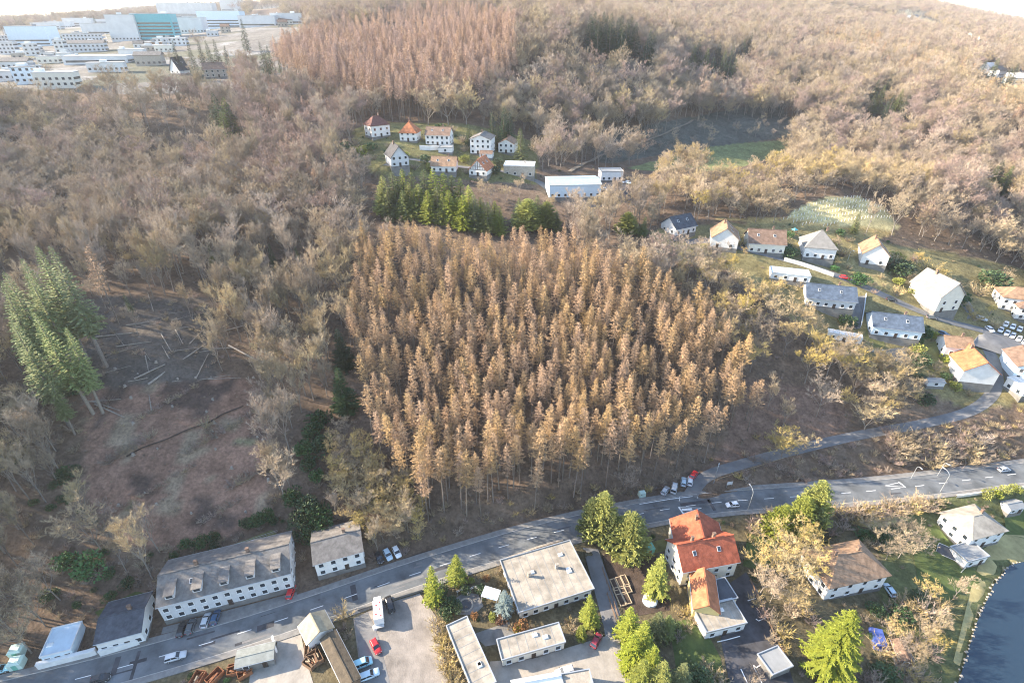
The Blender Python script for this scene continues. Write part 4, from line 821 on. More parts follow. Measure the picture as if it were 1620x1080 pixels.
# ------------------------------------------------------------------ walls, fences, lamps, yard and garden things
def wall_line(name, label, cat, pts, h, th, m, cap=None, z=None, down=1.5):
    p0 = Vector(pts[0]); o = tag(empty(name, p0), label, cat); mb, cb = MB(), MB()
    for a, b in zip(pts[:-1], pts[1:]):
        a, b = Vector(a), Vector(b); d = b - a; c = (a + b) / 2 - p0
        ra = math.atan2(d.y, d.x); l = math.hypot(d.x, d.y)
        n = Vector((-math.sin(ra), math.cos(ra), 0)) * th / 2; A, B = a - p0, b - p0
        mb.add([A - n + Vector((0,0,-down)), B - n + Vector((0,0,-down)), B + n + Vector((0,0,-down)), A + n + Vector((0,0,-down)), A - n + Vector((0,0,h)), B - n + Vector((0,0,h)), B + n + Vector((0,0,h)), A + n + Vector((0,0,h))], [(0,1,5,4),(1,2,6,5),(2,3,7,6),(3,0,4,7),(4,5,6,7)])
        n2 = n * 1.35; u_ = Vector((0,0,h + .003)); w_ = Vector((0,0,h + .12))
        cb.add([A - n2 + u_, B - n2 + u_, B + n2 + u_, A + n2 + u_, A - n2 + w_, B - n2 + w_, B + n2 + w_, A + n2 + w_], [(0,1,5,4),(1,2,6,5),(2,3,7,6),(3,0,4,7),(4,5,6,7),(3,2,1,0)])
    mb.ob('wall_body', m, o); cb.ob('coping', cap or m, o); return o
wall_line('garden_wall', 'long white roadside wall at the bottom left', 'wall', [g0(62,1057), g0(110,1045), g0(142,1037), g0(155,1033)], 1.9, .7, WHITE)
wall_line('garden_wall', 'white roadside wall in front of the dark slate house', 'wall', [g0(160,1036), g0(190,1027), g0(222,1017), g0(221,1005)], 1.9, .7, WHITE)
wall_line('retaining_wall', 'pale retaining wall under the grey pyramid roofed house', 'wall', [P(1240,413), P(1265,420), P(1290,428), P(1318,438)], 1.6, .4, CREAM)
wall_line('retaining_wall', 'white retaining wall below the steep orange roofed house', 'wall', [P(664,237), P(680,238), P(697,237)], 2.2, .4, WHITE)
wall_line('driveway_wall', 'thin grey wall along the walled driveway', 'wall', [P(1369,468), P(1366,490), P(1361,518)], 1.2, .25, GREYW)
wall_line('yard_wall', 'white tilted end wall of the low roadside shed', 'wall', [g0(433,1044), g0(438,1030), g0(434,1014)], 2.4, .35, WHITE)
wall_line('yard_wall', 'low brown wall along the pavement above the gravel yard', 'wall', [g0(566,966), g0(610,952), g0(668,934)], .7, .3, CONCD)
wall_line('bank_wall', 'dark stone wall behind the flat roofed bungalow at the road', 'wall', [g0(800,886), g0(850,868), g0(890,856)], .8, .4, STONE)
br = strip(MAIN[(MAIN[:, 0] > 140) & (MAIN[:, 0] < 330)], -5.75, -6.2, 0.95, skirt=7.5).ob('bridge_parapet', CREAM); tag(br, 'long pale concrete parapet of the road bridge over the stream', 'parapet')

def lamp(label, u, v, hgt, rz, arm=2.0, z=None):
    p = P(u, v); o = tag(empty('street_lamp', p, rz), label, 'street lamp'); m = MB()
    m.tube((0, 0, -.3), (0, 0, hgt * .8), .11, .085, 8); last = (0, 0, hgt * .8)
    for k in range(1, 7):
        a = k / 6 * math.pi / 2; q = (arm * (1 - math.cos(a)), 0, hgt * .8 + hgt * .2 * math.sin(a)); m.tube(last, q, .075, .065, 6); last = q
    m.ob('pole', STEEL, o); MB().box((0, 0, 0), (.95, .34, .18), taper=.7).ob('lamp_head', STEEL, o).location = (last[0] + .35, 0, last[2])
    MB().box((last[0] + .38, 0, last[2] - .11), (.6, .24, .04)).ob('lens', LAMP, o)
lamp('tall curved street lamp on the house side past the white car', 1183, 806, 8.5, RAD(100)); lamp('street lamp on the grassy corner of the lane mouth', 1129, 764, 7.5, RAD(60), 1.0)
lamp('street lamp on the wooded bank right of the lane', 1441, 757, 6, RAD(-80), 1.0); lamp('short lamp post on the bank near the bridge', 1483, 752, 6, RAD(-60), .8); lamp('curved street lamp at the start of the bridge', 1487, 778, 8.5, RAD(110))
lamp('slim street lamp beside the street below the tan gable', 1341, 412, 5, RAD(-70), .8)
p = P(1153,770); o = tag(empty('notice_board', p, RAD(10)), 'small white notice board on the bank by the lane', 'sign')
MB().box((0, 0, 1.7), (1.9, .08, 1.3)).ob('panel', WHITE, o)
for s_ in (-.8, .8): MB().tube((s_, .06, -.3), (s_, .06, 2.0), .05, .05, 6).ob('post', STEEL, o)
# pale green roofed boxes at the far left
for u, v, lb in ((31,1033,'upper of two pale green metal huts by the left edge'), (30,1052,'lower of two pale green metal huts by the left edge')):
    p = P(u, v); o = tag(empty('metal_hut', p, RAD(14)), lb, 'hut'); MB().box((0, 0, .9), (2.7, 2.3, 2.2)).ob('wall', PALEGR, o); MB().box((0, 0, 2.28), (2.9, 2.5, .55), taper=.7).ob('roof', PALEGR, o); MB().box((0, -1.17, 1.0), (1.0, .05, 1.8)).ob('door', GREENP, o)
p = P(1025,872); o = tag(empty('green_shed', p, RAD(15)), 'small green shed between the yellow green trees and the red house', 'shed'); MB().box((0, 0, 1), (2.8, 2.2, 2.4)).ob('wall', GREENP, o); MB().box((0, 0, 2.3), (3.1, 2.5, .3), taper=.8).ob('roof', GREENP, o); MB().box((0, -1.12, 1), (.9, .05, 1.8)).ob('door', WOOD, o)
p = P(1015,784); o = tag(empty('container', p, RAD(12)), 'pale green recycling container on the verge of the wood', 'container'); MB().box((0, 0, .9), (2.2, 1.5, 1.7), taper=.92).ob('body', PALEGR, o); MB().box((0, 0, 1.85), (2.0, 1.3, .18), taper=.8).ob('lid', PALEGR, o); MB().tube((-.4, -.76, 1.3), (-.4, -.70, 1.3), .18, .18, 10).ob('opening', RUBBER, o)
# raised beds
for i, (u, v, l, w, lb) in enumerate([(972,926,3.2,1.1,'back left'),(981,923,3.2,1.1,'back middle'),(989,920,3.2,1.1,'back right'),(976,937,2.0,1.2,'centre left'),(985,935,2.0,1.2,'centre middle'),(993,932,2.0,1.2,'centre right'),(982,950,3.0,1.2,'front left'),(991,947,3.0,1.2,'front right')]):
    p = P(u, v); o = tag(empty('raised_bed', (p.x, p.y, p.z + .06), RAD(104)), 'timber raised bed with dark earth, the %s one of the garden block' % lb, 'raised bed')
    for s_ in (-1, 1):
        MB().box((0, s_ * (w / 2 + .12), .28), (l + .5, .16, .56)).ob('plank', WOODP, o); MB().box((s_ * (l / 2 + .12), 0, .28), (.16, w + .08, .55)).ob('plank', WOODP, o)
    MB().box((0, 0, .2), (l + .08, w + .08, .4)).ob('earth', SOIL, o)
p = P(1028,951); o = tag(empty('round_pool', (p.x, p.y, p.z)), 'round garden pool with pale cover beside the raised beds', 'pool'); MB().tube((0, 0, 0), (0, 0, .9), 1.9, 1.9, 24).ob('pool_wall', BLUEW, o); MB().tube((0, 0, .91), (0, 0, 1.0), 1.75, 1.7, 24).ob('cover', WHITE, o)
p = P(737,957); o = tag(empty('garden_pond', (p.x, p.y, p.z)), 'round dark garden pond with stone rim beside the bungalow', 'garden pond')
MB().tube((0, 0, -.2), (0, 0, .1), 1.5, 1.5, 20).ob('basin', CHARC, o)
blk = MB().box((0, 0, 0), (.5, .4, .3)).mesh('rim_stone', STONE)
for k in range(20): a = k * math.pi / 10; inst('rim_stone', blk, o, (1.72 * math.cos(a), 1.72 * math.sin(a), .1), a + math.pi / 2)
drape('patio', [(722,945),(735,936),(757,940),(765,958),(750,972),(724,972)], CONCD, .06, 2, 'grey garden patio around the round pond')
for u, v, lb, r0 in ((731,946,'curved white garden rail left of the round pond',1.6), (751,940,'curved white garden rail right of the round pond',1.3)):
    p = P(u, v); o = tag(empty('garden_rail', p), lb, 'rail')
    for rr in (r0, r0 + .35):
        m = MB(); q0 = None
        for k in range(9):
            a = 0.3 + k * .28; q = (rr * math.cos(a), rr * math.sin(a), 1.1)
            if q0: m.tube(q0, q, .05, .05, 5)
            q0 = q
        m.ob('rail', WHITE, o)
    for k in (0, 4, 8): a = .3 + k * .28; MB().tube((r0 * math.cos(a), r0 * math.sin(a), -.2), (r0 * math.cos(a), r0 * math.sin(a), 1.1), .05, .05, 5).ob('post', STEEL, o)
p = P(777,947); o = tag(empty('glass_canopy', (p.x, p.y, p.z), RAD(-18)), 'pale blue framed canopy at the bungalow corner', 'canopy')
MB().box((0, 0, 2.5), (4.4, 3.2, .08)).ob('canopy_sheet', BLUEW, o)
for sx in (-2.1, 2.1):
    for sy in (-1.5, 1.5): MB().tube((sx, sy, -.2), (sx, sy, 2.45), .06, .06, 6).ob('post', WHITE, o)
# car park marks, goal, tarpaulin, poles
lot = bpy.data.objects.get('parking_lot')
for pts in ([(1183,950),(1195,946)], [(1196,979),(1200,982),(1213,976)], [(1135,1015),(1150,1012),(1170,1007)], [(1192,1052),(1196,1056),(1206,1050)], [(1192,1054),(1207,1084)], [(1172,1058),(1184,1084)]):
    W_ = [P(*q) for q in pts]; mark([(q.x, q.y) for q in W_], .22, lot, max(q.z for q in W_) + .12, 'bay_marking')
p = P(1497,872); o = tag(empty('goal_frame', p, RAD(-38)), 'dark netted goal with white bars on the lawn by the pond', 'goal')
MB().tube((-2.4, 0, 2.0), (2.4, 0, 2.0), .07, .07, 6).ob('crossbar', WHITE, o)
for s_ in (-2.4, 2.4): MB().tube((s_, 0, -.1), (s_, 0, 2.0), .07, .07, 6).ob('post', WHITE, o); MB().tube((s_, 0, 2.0), (s_, -2.2, .05), .04, .04, 5).ob('stay', WHITE, o)
MB().tube((-2.4, -2.2, .05), (2.4, -2.2, .05), .05, .05, 6).ob('ground_bar', WHITE, o); MB().slab([(-2.35, -.05, 1.95), (2.35, -.05, 1.95), (2.35, -2.15, .1), (-2.35, -2.15, .1)], .02).ob('net', CHARC, o)
for u, v, lb in ((1520,905,'thin white pole on the lawn near the pond bank'), (1465,868,'white garden post on the lawn left of the goal')):
    p = P(u, v); tag(MB().tube((0, 0, -.2), (.4, 0, 2.2), .06, .06, 6).ob('garden_pole', WHITE), lb, 'pole').location = p
p = P(1388,1012); o = tag(empty('tarpaulin_stack', p, RAD(75)), 'stack under a blue tarpaulin behind the big spruce', 'tarpaulin'); MB().box((0, 0, .6), (5.6, 3.2, 1.5), taper=.85).ob('tarpaulin', BLUEP, o); MB().box((0, -1.75, .25), (5.2, .2, .5)).ob('timber_edge', WOOD, o)
p = P(1345,556); 
# crates, skips and timber in the yards
def skip(label, u, v, rz, l, w, h_, m, fill, name='skip', cat='skip'):
    p = P(u, v); o = tag(empty(name, (p.x, p.y, p.z + .05), rz), label, cat)
    for s_ in (-1, 1): MB().box((0, s_ * (w / 2 - .05), h_ / 2), (l, .1, h_)).ob('side_panel', m, o); MB().box((s_ * (l / 2 - .05), 0, h_ / 2), (.1, w - .2, h_)).ob('end_panel', m, o)
    MB().box((0, 0, .06), (l - .2, w - .2, .1)).ob('floor_panel', m, o)
    for k in range(fill):
        MB().box((R.uniform(-l * .3, l * .3), R.uniform(-w * .25, w * .25), h_ * R.uniform(.4, 1.05)), (R.uniform(.5, l * .7), R.uniform(.12, .4), R.uniform(.1, .25)), R.uniform(-.5, .5)).ob('scrap_plank', R.choice([WOOD, RUST, WOODP]), o)
for i, (u, v, l, w, lb) in enumerate([(377,1060,4.2,2.4,'rusty open skip of scrap beside the low shed'), (388,1066,3.0,2.0,'small rusty skip nearest the concrete yard'), (341,1072,3.6,2.2,'rusty skip at the bottom edge below the dirt strip'), (312,1079,4.2,2.4,'rusty skip cut by the bottom edge'), (492,1030,3.4,2.6,'brown crate heap below the white barn gable'), (499,1043,3.6,3.0,'dark crate of timber beside the long shed'), (490,1052,3.0,1.6,'pale plank stack at the yard side of the long shed')]):
    skip(lb, u, v, RAD(14 + i * 23), l, w, 1.3, RUST if i < 4 else WOOD, 5, 'skip' if i < 4 else 'crate', 'skip' if i < 4 else 'crate')
def fence(label, pts, h_, gap=2.0, m=None, slats=3):
    m = m or WOOD; a0 = Vector(pts[0]); o = tag(empty('fence', a0), label, 'fence')
    post = MB().box((0, 0, h_ / 2 - .2), (.12, .12, h_ + .4)).mesh('post', m)
    for a, b in zip(pts[:-1], pts[1:]):
        a, b = Vector(a), Vector(b); n = max(1, int((b - a).length / gap))
        for k in range(n): inst('post', post, o, a + (b - a) * (k / n) - a0)
        for j in range(slats): MB().tube(a - a0 + Vector((0, 0, h_ * (j + 1) / (slats + .3))), b - a0 + Vector((0, 0, h_ * (j + 1) / (slats + .3))), .05, .05, 4).ob('rail', m, o)
fence('dark timber fence along the right side of the driveway', [P(952,900), P(968,945), P(984,1000), P(990,1015)], 1.4); fence('second timber fence line beside the raised beds', [P(960,940), P(975,985), P(986,1012)], 1.2)
fence('timber fence along the car park edge', [P(1186,918), P(1215,985), P(1244,1045)], 1.1); fence('pale thin fence behind the roadside terrace', [P(262,910), P(345,874), P(440,842)], 1.2, 3.0, STEEL, 2)
fence('white edged fence along the terrace below the blue grey roof', [P(1366,556), P(1395,556), P(1435,582), P(1440,566)], 1.1, 2.5, FRAME, 2); fence('pale railing along the bank beside the lane', [P(1135,760), P(1190,742), P(1240,726)], .9, 4, WOODP, 1)
for u, v, lb in ((1331,480,'pale blue water tank in the garden beside the slate roof'), (1347,400,'white garden umbrella near the pine')): pass
p = P(1347,484); o = tag(MB().box((0, 0, .8), (1.6, 1.3, 1.8)).box((0, 0, 1.8), (1.8, 1.5, .25), taper=.7).ob('tool_box', BLUEW), 'pale blue garden box beside the broad slate roof', 'box'); o.location = p
p = P(1395,533); o = tag(empty('garden_table', p, .4), 'pale garden table on the small lawn below the street', 'table'); MB().box((0, 0, .75), (2.4, 1.6, .08)).ob('table_top', WHITE, o)
for sx in (-1, 1):
    for sy in (-.6, .6): MB().box((sx, sy, .35), (.08, .08, .72)).ob('leg', WHITE, o)
p = P(1255,372); o = tag(empty('climbing_frame', p, .3), 'turquoise play tower left of the grey pyramid roof', 'play tower'); MB().box((0, 0, 1.6), (1.8, 1.8, .12)).ob('platform', WOOD, o); MB().box((0, 0, 3.0), (2.2, 2.2, .8), taper=.2).ob('roof', TEAL, o)
for sx in (-.8, .8):
    for sy in (-.8, .8): MB().tube((sx, sy, -.3), (sx, sy, 2.7), .07, .07, 6).ob('post', WOOD, o)
MB().slab([(.9, -.4, 1.6), (3.4, -.4, .2), (3.4, .4, .2), (.9, .4, 1.6)], .08).ob('slide', TEAL, o)

# fallen trunks in the clearing
for i, (a, b, r) in enumerate([((235,609),(327,544),.34),((213,600),(262,577),.28),((150,534),(300,518),.26),((185,549),(240,541),.24),((150,640),(197,661),.26),((255,528),(272,558),.2),((362,547),(420,578),.3),((345,527),(400,512),.22),((300,545),(320,524),.2),((140,636),(192,632),.22),((230,563),(236,590),.18),((278,522),(290,545),.18),((200,515),(282,505),.2),((310,600),(330,560),.2),((145,635),(190,650),.2),((240,650),(236,625),.2)]):
    A, B = P(*a), P(*b); d = (B - A); o = tag(empty('fallen_trunk', A), ['long pale fallen trunk across the clearing from the rotten stump', 'short pale fallen trunk near the tall firs', 'long grey fallen trunk at the top of the clearing', 'thin fallen trunk under the grey one', 'fallen trunk stub beside the fir stems', 'thin fallen stem leaning down the shaded clearing', 'pale fallen trunk at the lower edge of the bare trees', 'fallen trunk crossing under the bare trees', 'short fallen stem near the bare trees', 'grey fallen stem between the firs and the clearing', 'steep short fallen stem mid clearing', 'small fallen stem near the top log', 'topmost fallen stem of the clearing', 'fallen stem at the right side of the log tangle', 'lowest fallen stem by the firs', 'small broken stem below the log tangle'][i], 'fallen trunk')
    m = MB(); m.tube((0, 0, r), d * .5 + Vector((0, 0, r * 1.2)), r, r * .8, 8); m.tube(d * .5 + Vector((0, 0, r * 1.2)), d + Vector((0, 0, r)), r * .8, r * .45, 8); m.ob('log', LOGM, o)
    bm_ = MB()
    for k in range(7): t = R.uniform(.35, 1); q = d * t + Vector((0, 0, r)); bm_.tube(q, q + Vector((R.uniform(-1, 1), R.uniform(-1, 1), R.uniform(.3, 1.4))), .05, .015, 3)
    bm_.ob('broken_branches', BARKP, o)

RL = random.Random(12)
for k in range(20):
    u_, v_ = RL.uniform(150, 335), RL.uniform(490, 612); a_ = RL.uniform(0, .5) if k % 4 else RL.uniform(1.6, 2.1); L_ = RL.uniform(16, 60); A, B = P(u_, v_), P(u_ + L_ * math.cos(a_), v_ - L_ * math.sin(a_) * .6); d = B - A; r = RL.uniform(.09, .18)
    o = tag(empty('fallen_trunk', A), 'thin grey fallen stem lying in the tangle above the clearing', 'fallen trunk', 'thin fallen stems of the tangle'); m = MB(); m.tube((0, 0, r), d + Vector((0, 0, r)), r, r * .5, 6); m.ob('log', LOGM, o)
    bm_ = MB()
    for q in range(5): t_ = RL.uniform(.3, 1); p_ = d * t_; bm_.tube(p_, p_ + Vector((RL.uniform(-1, 1), RL.uniform(-1, 1), RL.uniform(.3, 1.2))), .04, .012, 3)
    bm_.ob('broken_branches', LOGM, o)
stm = MB().tube((0, 0, -.2), (0, 0, .55), .42, .32, 9)
for k in range(3): a_ = k * 2.1; stm.tube((.3 * math.cos(a_), .3 * math.sin(a_), .1), (.7 * math.cos(a_), .7 * math.sin(a_), -.15), .14, .06, 5)
stm = stm.mesh('tree_stump', LOGM)
for k in range(34):
    p = P(RL.uniform(165, 425), RL.uniform(560, 815)); o = inst('tree_stump', stm, None, p, RL.uniform(0, 6), (RL.uniform(.6, 1.2),) * 3); tag(o, 'pale sawn stump left standing in the brown clearing', 'tree stump', 'tree stumps of the clearing')
# ------------------------------------------------------------------ plants: shapes
def tuft(mb, p, d, l, w, rng, mi=0):
    d = d.normalized(); a = Vector((rng.uniform(-1, 1), rng.uniform(-1, 1), rng.uniform(-1, 1))); s = d.cross(a)
    if s.length < 1e-4: s = d.orthogonal()
    s = s.normalized() * (w / 2); q = p + d * l
    mb.add([p - s * .6, p + s * .6, q + s, q - s], [(0, 1, 2, 3)], mi)
def twig(mb, p, d, l, w, rng, mi=0):
    d = d.normalized(); a = Vector((rng.uniform(-1, 1), rng.uniform(-1, 1), rng.uniform(-1, 1))); s = d.cross(a).normalized() * (w / 2)
    mb.add([p - s, p + s, p + d * l], [(0, 1, 2)], mi)
def larch(seed, dense=1.0):
    rng = random.Random(seed); Hh = 23.0; t, c = MB(), MB(); lean = Vector((rng.uniform(-.6, .6), rng.uniform(-.6, .6), 0))
    ax = lambda z: Vector((0, 0, z)) + lean * (z / Hh) ** 2
    for a, b in ((-1, 6), (6, 12), (12, 18), (18, 22.4)): t.tube(ax(a), ax(b), .22 * (1 - max(a, 0) / 24), .22 * (1 - b / 24), 6, 0, False)
    z0 = rng.uniform(8.5, 13.0); Rm = rng.uniform(2.1, 3.0)
    for k in range(14):
        z = rng.uniform(4, z0); az = rng.uniform(0, 6.28); t.tube(ax(z), ax(z) + Vector((math.cos(az), math.sin(az), -.1)) * rng.uniform(.6, 2.2), .03, .01, 3, 0, False)
    nb = int(66 * dense)
    for k in range(nb):
        f = (k + rng.random()) / nb; z = z0 + (Hh - z0 - .4) * f; az = k * 2.4 + rng.uniform(-.5, .5)
        prof = (1 - f) ** .70 * (0.66 + .34 * min(1, f * 4)) + .05; L = Rm * prof * rng.uniform(.5, 1.2)
        d = Vector((math.cos(az), math.sin(az), rng.uniform(-.18, .15) + .3 * f)); p0 = ax(z)
        tuft(c, p0, d, L, .08, rng); sd = Vector((-d.y, d.x, 0))
        for j in range(max(6, int((L * 8 + 4) * dense))):
            s = rng.uniform(.12, 1.08); p = p0 + d * (L * s) + sd * rng.uniform(-.35, .35) * (1.1 - s * .6) + Vector((0, 0, .2 * s * s * L - .15 + rng.uniform(-.15, .15)))
            tuft(c, p, Vector((d.x * .7 + rng.uniform(-.8, .8), d.y * .7 + rng.uniform(-.8, .8), rng.uniform(-.7, .4))), rng.uniform(.3, .75), rng.uniform(.07, .15), rng)
    tuft(c, ax(Hh - .8), Vector((0, 0, 1)), 1.3, .12, rng)
    return t, c
def bare(seed, Hh=18.0, spread=1.0, fork=.36, tw=13, wide=.075, curve=.55):
    rng = random.Random(seed); t, c = MB(), MB()
    zf = Hh * fork; b0 = Vector((rng.uniform(-.4, .4), rng.uniform(-.4, .4), zf)); r0 = .0115 * Hh
    t.tube((0, 0, -1), b0 * .5, r0, r0 * .85, 7, 0, False); t.tube(b0 * .5, b0, r0 * .85, r0 * .72, 7, 0, False)
    def grow(p, d, L, r, lv):
        q = p; dd = d.normalized(); pts = [p]
        if lv >= 3: q2 = p + dd * L; twig(c, p, dd, L, r * 2.2 + .03, rng, 0); pts = [p, p + dd * (L * .5), q2]
        for k in range(2 if lv < 3 else 0):
            dd = (dd + Vector((rng.uniform(-.25, .25), rng.uniform(-.25, .25), curve * .35))).normalized(); q2 = q + dd * (L / 2); c.tube(q, q2, r * (1 - .3 * k), r * (.7 - .3 * k), 4 if lv < 2 else 3, 0, False); q = q2; pts.append(q)
        if lv >= 3:
            for k in range(tw):
                s = rng.uniform(.1, 1); p_ = pts[0].lerp(pts[1], s * 2) if s < .5 else pts[1].lerp(pts[2], s * 2 - 1)
                twig(c, p_, dd * .9 + Vector((rng.uniform(-.9, .9), rng.uniform(-.9, .9), rng.uniform(-.35, .75))), rng.uniform(.6, 1.25) * Hh / 18, wide * rng.uniform(.7, 1.4), rng, 1)
            return
        n = (5, 4, 4)[lv] if lv < 3 else 0
        for k in range(n):
            s = rng.uniform(.3, 1) if k else 1.0; p_ = pts[0].lerp(pts[1], s * 2) if s < .5 else pts[1].lerp(pts[2], s * 2 - 1)
            az = rng.uniform(0, 6.28); sd = Vector((math.cos(az), math.sin(az), rng.uniform(-.1, .6))) * (spread * .9)
            grow(p_, dd * .75 + sd * .75, L * rng.uniform(.5, .68), r * .48, lv + 1)
    n0 = 5
    for k in range(n0):
        az = k * 6.28 / n0 + rng.uniform(-.4, .4); zz = zf * rng.uniform(.72, 1.0) if k else zf
        grow(b0 * (zz / zf), Vector((math.cos(az) * spread * .7, math.sin(az) * spread * .7, 1.0)) if k else Vector((.1, 0, 1)), Hh * (.36 if k else .44), r0 * .5, 0 if k % 2 == 0 else 1)
    return t, c
def spruce(seed, Hh=20.0, Rm=3.4, z0=1.0, dense=1.0, power=.85, droop=.35, fine=1.0):
    rng = random.Random(seed); t, c = MB(), MB(); t.tube((0, 0, -1), (0, 0, Hh * .5), .02 * Hh * .8, .01 * Hh, 7, 0, False); t.tube((0, 0, Hh * .5), (0, 0, Hh), .01 * Hh, .02, 6, 0, False)
    nb = int(175 * dense)
    for k in range(nb):
        f = ((k + rng.random()) / nb) ** 1.12; z = z0 + (Hh - z0) * f; az = k * 2.399 + rng.uniform(-.35, .35)
        L = (Rm * (1 - f) ** power + .15) * rng.uniform(.72, 1.12) * (0.8 + .2 * min(1, f * 8)); h_ = Vector((math.cos(az), math.sin(az), 0)); sd = Vector((-h_.y, h_.x, 0)); up0 = .25 - droop * (1 - f)
        pts = [Vector((0, 0, z)) + h_ * (L * s) + Vector((0, 0, L * (up0 * s - .28 * droop * 2 * s * s + .22 * s ** 3))) for s in (0, .35, .7, 1.0)]
        ws = [.10, .30 * fine, .26 * fine, .04]
        for i in range(3): c.add([pts[i] - sd * ws[i] * L * .42, pts[i] + sd * ws[i] * L * .42, pts[i + 1] + sd * ws[i + 1] * L * .42, pts[i + 1] - sd * ws[i + 1] * L * .42], [(0, 1, 2, 3)])
        for j in range(int((4 + L * 3.2) / fine)):
            s = rng.uniform(.2, 1); i = min(2, int(s * 3)); p = pts[i].lerp(pts[i + 1], s * 3 - i); sg = rng.choice((-1, 1))
            tuft(c, p, sd * sg * rng.uniform(.4, 1) + h_ * rng.uniform(.4, .9) + Vector((0, 0, rng.uniform(-.55, .15))), rng.uniform(.35, .8) * (.5 + L * .18) * fine, rng.uniform(.16, .3) * (.6 + .12 * L) * fine, rng)
    tuft(c, Vector((0, 0, Hh - .6)), Vector((0, 0, 1)), 1.1, .12, rng)
    return t, c
def bush(seed, Hh=3.0, n=26, wide=.05, tw=13):
    rng = random.Random(seed); t, c = MB(), MB()
    for k in range(n):
        az = rng.uniform(0, 6.28); d = Vector((math.cos(az) * rng.uniform(.2, 1.0), math.sin(az) * rng.uniform(.2, 1.0), rng.uniform(.8, 1.5))).normalized(); L = Hh * rng.uniform(.6, 1.0); p0 = Vector((rng.uniform(-.3, .3), rng.uniform(-.3, .3), -.2))
        m_ = p0 + d * L * .5; e = p0 + d * L + Vector((0, 0, -.1 * L)); t.tube(p0, m_, .04, .025, 3, 0, False); c.tube(m_, e, .025, .01, 3, 0, False)
        for j in range(tw):
            s = rng.uniform(.25, 1); p = p0.lerp(e, s); twig(c, p, d + Vector((rng.uniform(-1, 1), rng.uniform(-1, 1), rng.uniform(-.4, .8))), rng.uniform(.4, .95) * Hh / 3, wide * rng.uniform(.7, 1.5), rng, 1)
    return t, c
def shrub(seed, Hh=3.0, n=620, sq=1.0, leaf=.3):
    rng = random.Random(seed); t, c = MB(), MB()
    for k in range(5): az = rng.uniform(0, 6.28); t.tube((0, 0, -.3), (math.cos(az) * Hh * .25, math.sin(az) * Hh * .25, Hh * .6), .06, .03, 4, 0, False)
    lob = [(Vector((rng.uniform(-.32, .32), rng.uniform(-.32, .32), rng.uniform(.35, .68))) * Hh, rng.uniform(.22, .36) * Hh) for _ in range(7)]
    for k in range(n):
        o_, r_ = rng.choice(lob); v = Vector((rng.gauss(0, 1), rng.gauss(0, 1), rng.gauss(0, 1))).normalized(); p = o_ + v * (r_ * rng.uniform(.75, 1.08)); p.z = max(.05, p.z * sq)
        tuft(c, p, v + Vector((rng.uniform(-.8, .8), rng.uniform(-.8, .8), rng.uniform(-.5, .5))), leaf * rng.uniform(.7, 1.4), leaf * rng.uniform(.5, 1), rng)
    return t, c
KIT = {}
def kit(key, gens, bark, leaf, h0):
    L_ = []
    for i, (t, c) in enumerate(gens):
        L_.append((t.mesh('trunk', bark), c.mesh('crown', [leaf] if max(c.m) == 0 else [bark, leaf])))
    KIT[key] = (L_, h0)
def rekit(key, src, leaf, bark=None):
    L_ = []
    for tm, cm in KIT[src][0]:
        c2 = cm.copy(); c2.materials[len(c2.materials) - 1] = leaf; t2 = tm
        if bark: t2 = tm.copy(); t2.materials[0] = bark; (c2.materials.__setitem__(0, bark) if len(c2.materials) > 1 else None)
        L_.append((t2, c2))
    KIT[key] = (L_, KIT[src][1])
kit('larch', [larch(s) for s in range(11, 18)], BARK, LARCH, 23.0); rekit('larch_far', 'larch', LARCHP)
kit('bare', [bare(s, 18.0, 1.0 + .15 * (s % 3), .34 + .04 * (s % 2)) for s in range(31, 38)], BARKP, TWIG, 18.0); rekit('bare_warm', 'bare', TWIGW); rekit('bare_red', 'bare', TWIGR); rekit('bare_yellow', 'bare', TWIGY)
kit('round', [bare(s, 18.0, 1.15, .17, 15, .075, .45) for s in range(101, 106)], BARKP, TWIG, 18.0); rekit('round_warm', 'round', TWIGW); rekit('round_yellow', 'round', TWIGY)
kit('slim', [bare(s, 20.0, .55, .42, 13, .072, .8) for s in range(41, 45)], BARKP, TWIG, 20.0); rekit('slim_warm', 'slim', TWIGW)
kit('spruce', [spruce(s) for s in range(51, 55)], BARK, NEED, 20.0); rekit('spruce_olive', 'spruce', NEEDO); rekit('spruce_yellow', 'spruce', NEEDY); rekit('spruce_blue', 'spruce', NEEDB)
kit('big_spruce', [spruce(57, 22.0, 4.6, .6, 2.6, .72, .42, .62)], BARK, NEEDY, 22.0)
kit('fir', [spruce(s, 38.0, 4.6, 12.0, 1.5, .75, .4) for s in range(61, 64)], BARKP, FIRN, 38.0)
kit('thuja', [spruce(s, 14.0, 4.4, .4, 2.0, .55, .1, .75) for s in range(71, 74)], BARK, NEEDY, 14.0); rekit('thuja_olive', 'thuja', NEEDO)
kit('bush', [bush(s) for s in range(81, 85)], BARKP, TWIG, 3.0); rekit('bush_red', 'bush', TWIGR); rekit('bush_warm', 'bush', TWIGW); rekit('bush_yellow', 'bush', TWIGY)
kit('shrub', [shrub(s) for s in range(91, 94)], BARK, LEAF, 3.0); rekit('shrub_bright', 'shrub', LEAFG); rekit('shrub_brown', 'shrub', LEAFO); rekit('shrub_olive', 'shrub', NEEDY)
MERGED = {}
